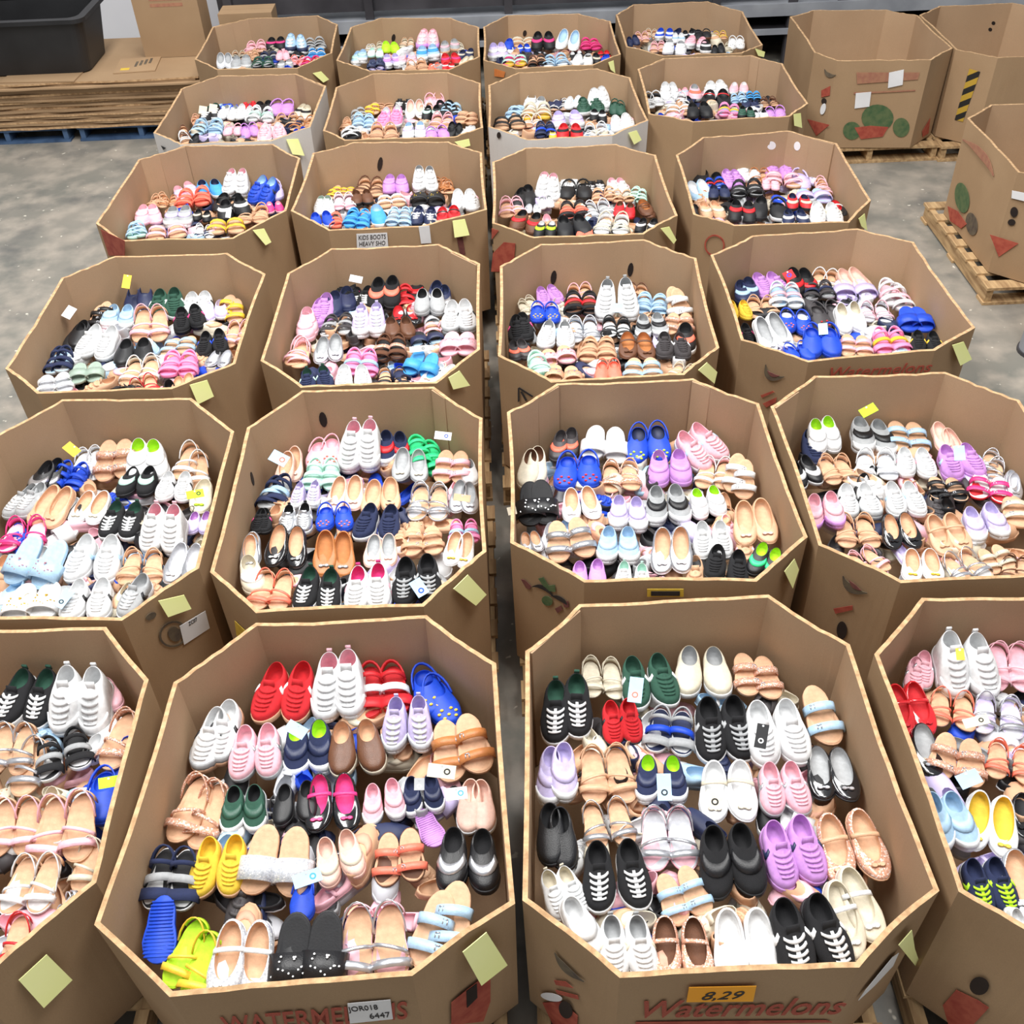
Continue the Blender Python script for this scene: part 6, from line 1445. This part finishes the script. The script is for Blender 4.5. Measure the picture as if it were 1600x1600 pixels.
D|hand_hole|C3|hole|0.0015|0.003,-1.000,0.015|0.2868,4.8517,0.5605;0.2821,4.8513,0.5406;0.2746,4.8511,0.5268;0.2663,4.8510,0.5228;0.2594,4.8511,0.5299;0.2559,4.8514,0.5459;0.2566,4.8517,0.5667;0.2613,4.8520,0.5865;0.2688,4.8522,0.6001;0.2770,4.8523,0.6040;0.2838,4.8522,0.5971;0.2874,4.8520,0.5812
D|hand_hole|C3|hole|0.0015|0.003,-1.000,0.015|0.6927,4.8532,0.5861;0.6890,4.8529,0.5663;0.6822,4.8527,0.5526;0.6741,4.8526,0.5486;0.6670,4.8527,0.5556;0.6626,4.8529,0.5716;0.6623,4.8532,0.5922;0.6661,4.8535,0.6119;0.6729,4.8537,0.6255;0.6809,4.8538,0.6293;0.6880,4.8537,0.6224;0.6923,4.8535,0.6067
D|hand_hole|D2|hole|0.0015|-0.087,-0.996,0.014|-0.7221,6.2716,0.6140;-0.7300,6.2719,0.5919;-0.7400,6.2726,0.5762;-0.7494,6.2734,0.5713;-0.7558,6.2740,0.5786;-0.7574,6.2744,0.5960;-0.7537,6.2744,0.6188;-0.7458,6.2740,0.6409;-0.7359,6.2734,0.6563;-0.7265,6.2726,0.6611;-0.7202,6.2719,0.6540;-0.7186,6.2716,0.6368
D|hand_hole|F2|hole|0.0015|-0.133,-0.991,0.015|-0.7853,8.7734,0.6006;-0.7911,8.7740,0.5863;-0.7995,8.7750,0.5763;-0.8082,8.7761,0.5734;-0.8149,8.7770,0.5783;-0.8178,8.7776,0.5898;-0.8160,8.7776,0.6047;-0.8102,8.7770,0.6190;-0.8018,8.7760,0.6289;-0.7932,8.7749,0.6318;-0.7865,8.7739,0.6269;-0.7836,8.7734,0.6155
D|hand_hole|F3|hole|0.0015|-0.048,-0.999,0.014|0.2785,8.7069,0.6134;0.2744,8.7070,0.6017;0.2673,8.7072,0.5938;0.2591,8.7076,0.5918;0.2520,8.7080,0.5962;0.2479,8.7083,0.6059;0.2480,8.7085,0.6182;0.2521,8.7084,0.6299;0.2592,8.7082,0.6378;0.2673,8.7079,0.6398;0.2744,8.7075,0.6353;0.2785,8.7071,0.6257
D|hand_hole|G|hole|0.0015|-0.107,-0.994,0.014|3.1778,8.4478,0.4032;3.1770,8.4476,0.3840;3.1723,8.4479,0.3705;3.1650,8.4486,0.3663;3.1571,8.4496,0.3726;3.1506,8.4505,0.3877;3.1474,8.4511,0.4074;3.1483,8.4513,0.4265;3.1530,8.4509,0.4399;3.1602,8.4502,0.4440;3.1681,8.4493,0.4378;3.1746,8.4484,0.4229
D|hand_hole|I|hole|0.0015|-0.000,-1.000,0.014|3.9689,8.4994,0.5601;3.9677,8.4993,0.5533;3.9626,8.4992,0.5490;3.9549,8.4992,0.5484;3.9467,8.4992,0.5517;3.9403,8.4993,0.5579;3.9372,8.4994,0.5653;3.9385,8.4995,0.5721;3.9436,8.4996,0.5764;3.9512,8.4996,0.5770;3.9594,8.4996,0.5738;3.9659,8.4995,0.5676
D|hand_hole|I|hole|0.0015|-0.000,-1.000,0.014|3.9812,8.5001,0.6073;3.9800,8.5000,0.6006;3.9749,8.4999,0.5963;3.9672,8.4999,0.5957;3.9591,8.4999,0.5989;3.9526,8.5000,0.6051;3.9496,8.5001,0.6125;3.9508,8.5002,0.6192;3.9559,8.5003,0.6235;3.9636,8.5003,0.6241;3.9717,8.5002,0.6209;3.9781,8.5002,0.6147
D|paper_label|G|paper|0.0015|-0.097,-0.995,-0.014|2.5773,7.3669,0.5279;2.6824,7.3565,0.5363;2.6901,7.3572,0.4316;2.5894,7.3673,0.4183
D|paper_label|G|paper|0.0015|-0.097,-0.995,-0.014|2.7783,7.3452,0.6692;2.8742,7.3355,0.6904;2.8890,7.3356,0.5844;2.7922,7.3454,0.5626
D|printed_banner|G|faintred|0.0015|-0.097,-0.995,-0.014|2.5545,7.3701,0.6709;2.9886,7.3277,0.6678;2.9868,7.3285,0.6193;2.5743,7.3693,0.5909
D|printed_line|G|faintred|0.0015|-0.097,-0.995,-0.014|2.5633,7.3712,0.5326;2.9856,7.3297,0.5480;2.9877,7.3296,0.5391;2.5659,7.3712,0.5190
D|printed_melon|G|greenprint|0.0015|-0.097,-0.995,-0.014|2.8788,7.3430,0.3475;2.8799,7.3433,0.3171;2.8697,7.3447,0.2897;2.8493,7.3470,0.2678;2.8206,7.3500,0.2538;2.7864,7.3535,0.2490;2.7502,7.3569,0.2540;2.7155,7.3601,0.2683;2.6860,7.3627,0.2903;2.6644,7.3644,0.3180;2.6529,7.3651,0.3484;2.6525,7.3647,0.3786;2.6631,7.3633,0.4057;2.6837,7.3610,0.4270;2.7123,7.3580,0.4406;2.7459,7.3546,0.4451;2.7815,7.3512,0.4402;2.8156,7.3481,0.4264;2.8450,7.3455,0.4048;2.8668,7.3437,0.3777
D|printed_melon|G|greenprint|0.0015|-0.097,-0.995,-0.014|2.6668,7.3651,0.2542;2.6677,7.3653,0.2336;2.6622,7.3661,0.2150;2.6509,7.3674,0.2001;2.6348,7.3691,0.1906;2.6156,7.3711,0.1874;2.5950,7.3730,0.1908;2.5753,7.3748,0.2004;2.5583,7.3763,0.2153;2.5457,7.3772,0.2340;2.5388,7.3776,0.2546;2.5381,7.3774,0.2751;2.5438,7.3766,0.2936;2.5552,7.3752,0.3081;2.5712,7.3735,0.3174;2.5903,7.3716,0.3206;2.6105,7.3697,0.3173;2.6301,7.3679,0.3078;2.6470,7.3665,0.2932;2.6597,7.3655,0.2747
D|printed_melon|G|greenprint|0.0015|-0.097,-0.995,-0.014|3.0074,7.3314,0.2767;3.0094,7.3315,0.2548;3.0055,7.3322,0.2349;2.9960,7.3334,0.2192;2.9818,7.3349,0.2091;2.9642,7.3367,0.2056;2.9451,7.3385,0.2092;2.9264,7.3402,0.2194;2.9098,7.3416,0.2352;2.8971,7.3425,0.2551;2.8895,7.3430,0.2771;2.8877,7.3428,0.2989;2.8918,7.3421,0.3185;2.9014,7.3410,0.3340;2.9156,7.3395,0.3439;2.9329,7.3377,0.3472;2.9518,7.3359,0.3437;2.9703,7.3342,0.3337;2.9868,7.3329,0.3181;2.9995,7.3319,0.2985
D|printed_flesh|G|redprint|0.0015|-0.097,-0.995,-0.014|2.6164,7.3677,0.2780;2.7274,7.3566,0.2918;2.8565,7.3441,0.2819;2.8306,7.3477,0.2107;2.6788,7.3628,0.1920
D|printed_slice|G|darkprint|0.0015|-0.855,-0.519,-0.014|2.3555,7.4725,0.6663;2.3582,7.4684,0.6532;2.3613,7.4636,0.6408;2.3665,7.4554,0.6308;2.3739,7.4434,0.6246;2.3828,7.4288,0.6232;2.3920,7.4134,0.6268;2.4007,7.3990,0.6345;2.4083,7.3861,0.6452;2.4159,7.3733,0.6564;2.4146,7.3754,0.6594;2.4055,7.3905,0.6541;2.3973,7.4040,0.6528;2.3910,7.4144,0.6531;2.3863,7.4222,0.6541;2.3821,7.4290,0.6547;2.3774,7.4368,0.6553;2.3714,7.4465,0.6569;2.3644,7.4581,0.6607;2.3579,7.4684,0.6686
D|printed_stripe|G|redprint|0.0015|-0.855,-0.519,-0.014|2.3593,7.4704,0.5195;2.3978,7.4055,0.5725;2.4030,7.3987,0.5071;2.3652,7.4619,0.4722
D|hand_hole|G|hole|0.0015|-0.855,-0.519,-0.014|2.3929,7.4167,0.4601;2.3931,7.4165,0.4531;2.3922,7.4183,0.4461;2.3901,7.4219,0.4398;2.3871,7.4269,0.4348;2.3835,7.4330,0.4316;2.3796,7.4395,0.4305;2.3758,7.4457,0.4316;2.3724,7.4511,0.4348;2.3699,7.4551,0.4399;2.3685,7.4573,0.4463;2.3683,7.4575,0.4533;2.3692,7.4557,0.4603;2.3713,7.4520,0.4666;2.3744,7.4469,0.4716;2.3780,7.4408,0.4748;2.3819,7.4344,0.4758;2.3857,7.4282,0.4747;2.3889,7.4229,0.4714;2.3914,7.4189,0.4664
D|tape_flap|G|paper|0.0015|-0.855,-0.519,-0.014|2.3941,7.4106,0.4017;2.3928,7.4131,0.3886;2.3904,7.4174,0.3765;2.3871,7.4230,0.3667;2.3833,7.4295,0.3600;2.3794,7.4361,0.3572;2.3756,7.4422,0.3585;2.3725,7.4472,0.3638;2.3703,7.4506,0.3727;2.3692,7.4521,0.3841;2.3693,7.4515,0.3970;2.3706,7.4490,0.4101;2.3731,7.4446,0.4221;2.3763,7.4390,0.4319;2.3801,7.4326,0.4384;2.3840,7.4261,0.4412;2.3877,7.4200,0.4398;2.3908,7.4150,0.4345;2.3931,7.4116,0.4258;2.3942,7.4101,0.4145
D|printed_arrow|G|redprint|0.0015|-0.855,-0.519,-0.014|2.3151,7.5497,0.2829;2.4287,7.3619,0.3081;2.3736,7.4559,0.1928
D|printed_patch|G|redprint|0.0015|0.701,-0.713,-0.015|3.1468,7.4287,0.2047;3.2111,7.4903,0.2778;3.2366,7.5181,0.1510;3.1736,7.4562,0.1493
D|printed_hazard|I|hazard|0.0015|-0.678,-0.735,-0.015|3.3797,7.4277,0.6448;3.4388,7.3733,0.6387;3.4207,7.3975,0.2762;3.3746,7.4400,0.2759
D|printed_melon|H|greenprint|0.0015|-1.000,0.000,-0.012|2.9255,5.9741,0.3771;2.9258,5.9533,0.3556;2.9261,5.9430,0.3315;2.9264,5.9443,0.3072;2.9266,5.9571,0.2848;2.9269,5.9803,0.2666;2.9270,6.0118,0.2545;2.9271,6.0487,0.2496;2.9270,6.0872,0.2525;2.9269,6.1237,0.2632;2.9267,6.1542,0.2805;2.9264,6.1757,0.3027;2.9261,6.1860,0.3275;2.9258,6.1840,0.3524;2.9255,6.1701,0.3750;2.9253,6.1457,0.3928;2.9252,6.1135,0.4043;2.9251,6.0767,0.4085;2.9252,6.0388,0.4049;2.9253,6.0035,0.3941
D|printed_melon|H|darkprint|0.0015|-1.000,0.000,-0.012|2.9265,5.7759,0.2980;2.9267,5.7608,0.2820;2.9269,5.7539,0.2636;2.9271,5.7557,0.2448;2.9273,5.7662,0.2272;2.9275,5.7844,0.2126;2.9276,5.8087,0.2024;2.9277,5.8367,0.1976;2.9277,5.8657,0.1989;2.9276,5.8928,0.2061;2.9274,5.9152,0.2186;2.9272,5.9307,0.2350;2.9270,5.9377,0.2538;2.9268,5.9354,0.2731;2.9266,5.9242,0.2908;2.9264,5.9053,0.3052;2.9263,5.8806,0.3150;2.9262,5.8527,0.3193;2.9262,5.8241,0.3176;2.9263,5.7977,0.3103
D|printed_flesh|H|redprint|0.0015|-1.000,0.000,-0.012|2.9257,6.2272,0.1958;2.9252,6.0665,0.2372;2.9253,5.9022,0.2304;2.9260,5.9617,0.1705;2.9264,6.1375,0.1367
D|printed_swoosh|H|faintred|0.0015|-1.000,0.000,-0.012|2.9225,6.2610,0.6205;2.9224,6.1905,0.6281;2.9224,6.1282,0.6295;2.9224,6.0709,0.6291;2.9224,6.0165,0.6282;2.9224,5.9631,0.6271;2.9225,5.9090,0.6259;2.9225,5.8538,0.6240;2.9225,5.7978,0.6204;2.9226,5.7472,0.6109;2.9226,5.7373,0.6170;2.9223,5.7720,0.6377;2.9221,5.8080,0.6575;2.9219,5.8517,0.6720;2.9218,5.9036,0.6804;2.9218,5.9637,0.6820;2.9218,6.0308,0.6766;2.9220,6.1034,0.6645;2.9222,6.1801,0.6466;2.9224,6.2582,0.6271
D|printed_arrow|H|redprint|0.0015|-0.678,-0.735,-0.015|2.8901,5.5176,0.3557;3.0157,5.4017,0.3519;2.9551,5.4601,0.2376
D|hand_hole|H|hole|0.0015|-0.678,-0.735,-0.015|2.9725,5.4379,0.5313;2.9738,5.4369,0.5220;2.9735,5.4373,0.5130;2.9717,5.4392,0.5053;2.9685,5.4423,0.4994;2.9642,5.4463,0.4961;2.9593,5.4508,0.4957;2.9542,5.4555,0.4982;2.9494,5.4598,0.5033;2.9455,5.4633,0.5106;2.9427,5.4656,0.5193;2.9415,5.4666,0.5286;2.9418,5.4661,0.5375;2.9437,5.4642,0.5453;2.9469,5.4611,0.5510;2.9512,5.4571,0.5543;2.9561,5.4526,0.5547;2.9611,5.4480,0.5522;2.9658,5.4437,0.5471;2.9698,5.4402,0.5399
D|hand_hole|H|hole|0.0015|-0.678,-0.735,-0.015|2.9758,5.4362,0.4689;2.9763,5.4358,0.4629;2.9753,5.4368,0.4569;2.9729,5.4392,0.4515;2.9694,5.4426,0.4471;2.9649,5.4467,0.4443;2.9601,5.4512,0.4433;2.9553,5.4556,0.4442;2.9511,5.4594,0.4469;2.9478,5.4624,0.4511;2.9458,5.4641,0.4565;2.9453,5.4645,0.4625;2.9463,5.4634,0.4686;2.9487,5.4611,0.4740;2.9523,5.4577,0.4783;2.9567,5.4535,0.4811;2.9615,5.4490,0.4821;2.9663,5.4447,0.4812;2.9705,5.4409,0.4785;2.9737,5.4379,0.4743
D|paper_label|H|paper|0.0015|-0.678,-0.735,-0.015|2.9215,5.4799,0.6446;2.9737,5.4316,0.6492;2.9843,5.4228,0.6030;2.9286,5.4742,0.6008
G|A3|0.366,2.014,0.685|0.044|0.085|12|I|O
G|A3|0.407,1.659,0.685|0.041|0.081|4|I|K
G|A3|0.723,1.821,0.685|0.035|0.077|18|K|W
G|A1|-1.425,2.097,0.685|0.070|0.053|-35|W|
G|A2|-0.692,1.916,0.685|0.067|0.039|30|I|
G|A2|-0.240,1.744,0.685|0.083|0.042|8|C|K
G|A2|-0.195,1.666,0.685|0.063|0.037|-5|W|Z
G|A2|-0.598,1.422,0.685|0.077|0.038|-20|I|Z
G|A3|0.536,1.610,0.685|0.051|0.044|35|C|K
G|B1|-1.832,3.416,0.655|0.064|0.043|38|Y|
G|B2|-0.946,3.298,0.655|0.074|0.053|28|I|O
G|B2|-0.275,3.403,0.655|0.070|0.037|8|W|B
G|B2|-0.340,2.529,0.655|0.045|0.068|-32|I|B
G|B4|1.520,3.457,0.655|0.070|0.043|-22|V|
G|B4|1.796,3.150,0.655|0.041|0.066|8|I|
G|C1|-2.173,4.540,0.655|0.045|0.070|24|W|
G|C1|-1.958,4.829,0.655|0.040|0.080|4|Y|
G|C2|-0.755,4.756,0.655|0.066|0.040|12|W|
G|C2|-0.401,4.074,0.655|0.090|0.030|-6|W|K
G|C3|0.553,4.365,0.655|0.056|0.050|8|I|
G|C4|1.450,4.611,0.655|0.052|0.052|-20|R|B
G|C4|1.492,4.100,0.655|0.042|0.060|4|F|
G|A4|1.377,1.842,0.685|0.074|0.031|-6|C|K
G|A4|1.284,1.644,0.685|0.063|0.044|-15|I|
G|A1|-1.227,1.754,0.685|0.057|0.034|-14|V|
G|A4|1.421,2.103,0.685|0.025|0.041|10|Y|
G|B1|-1.249,3.093,0.655|0.066|0.035|-15|V|K
G|B1|-1.606,2.549,0.655|0.036|0.077|25|I|K
G|B2|-0.192,3.003,0.655|0.065|0.030|10|T|
G|A2|-0.304,1.703,0.685|0.030|0.037|0|Q|W
G|B3|0.000,2.916,0.655|0.034|0.034|-10|C|
G|D1|-1.560,5.576,0.655|0.029|0.052|5|W|
G|E1|-2.014,7.159,0.675|0.053|0.062|5|C|
G|E1|-1.949,7.187,0.675|0.053|0.062|5|C|
"""
def vec(s): return Vector(tuple(map(float, s.split(','))))
note_bin = {}
notes = {}
for ln in DECALS.split('\n'):
    if not ln: continue
    p = ln.split('|')
    if p[0] in 'DR':
        _, nm, bn, mat, th, nr, pts = p; nr = vec(nr)*float(th); P = [vec(q) for q in pts.split(';')]; k = len(P)
        top_level = nm in ('sticky_note',)
        o0 = P[0].copy() if top_level else bin_obj[bn].location
        if top_level:
            zm = max(q.z for q in P); P = [q+nr.normalized()*(zm-q.z)*(.04 if bn == 'A3' else .20) for q in P]
        if p[0] == 'D':
            Vv = [q-o0 for q in P]+[q+nr-o0 for q in P]; Ff = [tuple(range(k-1,-1,-1)), tuple(range(k,2*k))]+[(i,(i+1)%k,k+(i+1)%k,k+i) for i in range(k)]
        else:
            h = k//2; Vv = [q-o0 for q in P]+[q+nr-o0 for q in P]; Ff = []
            for i in range(h):
                j = (i+1)%h; Ff += [(i,j,h+j,h+i),(k+i,k+h+i,k+h+j,k+j),(i,k+i,k+j,j),(h+i,h+j,k+h+j,k+h+i)]
        me = mesh_of(nm, Vv, Ff); me.materials.append(M[mat])
        ob = bpy.data.objects.new(nm, me); COL.objects.link(ob)
        if top_level:
            ob.location = o0; notes[bn] = ob
            tag(ob, 'pale yellow paper note stuck on the %s of the %s' % (COLN[bn[1]], ROWN[bn[0]]), 'note', 'yellow notes on the bins')
        else: ob.parent = bin_obj[bn]
    elif p[0] == 'T':
        _, nm, bn, mat, s, shear, q = p; q = list(map(float, q.split(',')))
        a, x, nr, w, h = Vector(q[:3]), Vector(q[3:6]), Vector(q[6:9]), q[9], q[10]
        cu = bpy.data.curves.new(nm, 'FONT'); cu.body = s; cu.shear = float(shear); cu.extrude = .0006; cu.size = 1.0; cu.resolution_u = 3; cu.offset = .012 if nm.startswith('printed') else .0
        ob = bpy.data.objects.new(nm, cu); COL.objects.link(ob); cu.materials.append(M[mat])
        bpy.context.view_layer.update(); dx, dy = max(ob.dimensions.x,1e-3), max(ob.dimensions.y,1e-3)
        y = nr.cross(x); par = notes.get(bn) if nm == 'note_mark' else bin_obj[bn]
        
        dg = bpy.context.evaluated_depsgraph_get(); me = bpy.data.meshes.new_from_object(ob.evaluated_get(dg)); bpy.data.objects.remove(ob)
        me.materials.clear(); me.materials.append(M[mat]); ob = bpy.data.objects.new(nm, me); COL.objects.link(ob); ob.parent = par
        sx, sy = w/dx, h/dy
        ob.matrix_local = Matrix(((x.x*sx,y.x*sy,nr.x,a.x-par.location.x),(x.y*sx,y.y*sy,nr.y,a.y-par.location.y),(x.z*sx,y.z*sy,nr.z,a.z-par.location.z),(0,0,0,1)))
    elif p[0] == 'G':
        _, bn, pos, w, h, rot, col, ring = p; w, h = float(w), float(h); pos = vec(pos)
        r = empty('paper_tag', pos); d = (Vector((0,0,CAM_Z))-pos).normalized(); up = Vector((0,.35,1)).normalized(); nn = (d*.75+up*.5).normalized()
        X = Vector((1,0,0)); X = (X-nn*X.dot(nn)).normalized(); Y = nn.cross(X); a = -math.radians(float(rot))
        X, Y = X*math.cos(a)+Y*math.sin(a), Y*math.cos(a)-X*math.sin(a)
        r.matrix_world = Matrix(((X.x,Y.x,nn.x,pos.x),(X.y,Y.y,nn.y,pos.y),(X.z,Y.z,nn.z,pos.z),(0,0,0,1)))
        ob = box('card', -w/2,w/2,-h/2,h/2,-.0008,.0008, SM['footbed'], r); ob.color = (*lin(PAL[col]),1)
        g = Geo(); g.loft([[(rr*math.cos(2*PI*i/10), h/2-.006+rr*math.sin(2*PI*i/10), zz_) for i in range(10)] for rr, zz_ in ((.0035,.001),(.0035,.0014))], True, True)
        eo = new_obj('eyelet', mesh_of('eyelet', g.V, g.F), r, [SM['metal']]); eo.color = (*lin(PAL['Q']),1)
        if ring:
            R = min(w,h)*.24; cy_ = -h*.2 if h > w else 0; cx_ = w*.2 if w > h else 0
            g = Geo(); k = 14; rings = [[(cx_+rr*math.cos(2*PI*i/k), cy_+rr*math.sin(2*PI*i/k), .0012) for i in range(k)] for rr in (R, R*.55)]; g.loft(rings)
            ro = new_obj('printed_ring', mesh_of('printed_ring', g.V, g.F), r, [SM['footbed']]); ro.color = (*lin(PAL[ring]),1)
        key = (bn, col); note_bin[key] = note_bin.get(key, 0)+1
        sfx = {1:'',2:'second ',3:'third ',4:'fourth '}[note_bin[key]]
        tag(r, '%s%s paper tag on shoes, %s, %s' % (sfx, CNAME[col], COLN[bn[1]], ROWN[bn[0]]), 'tag', 'paper tags on the shoes')
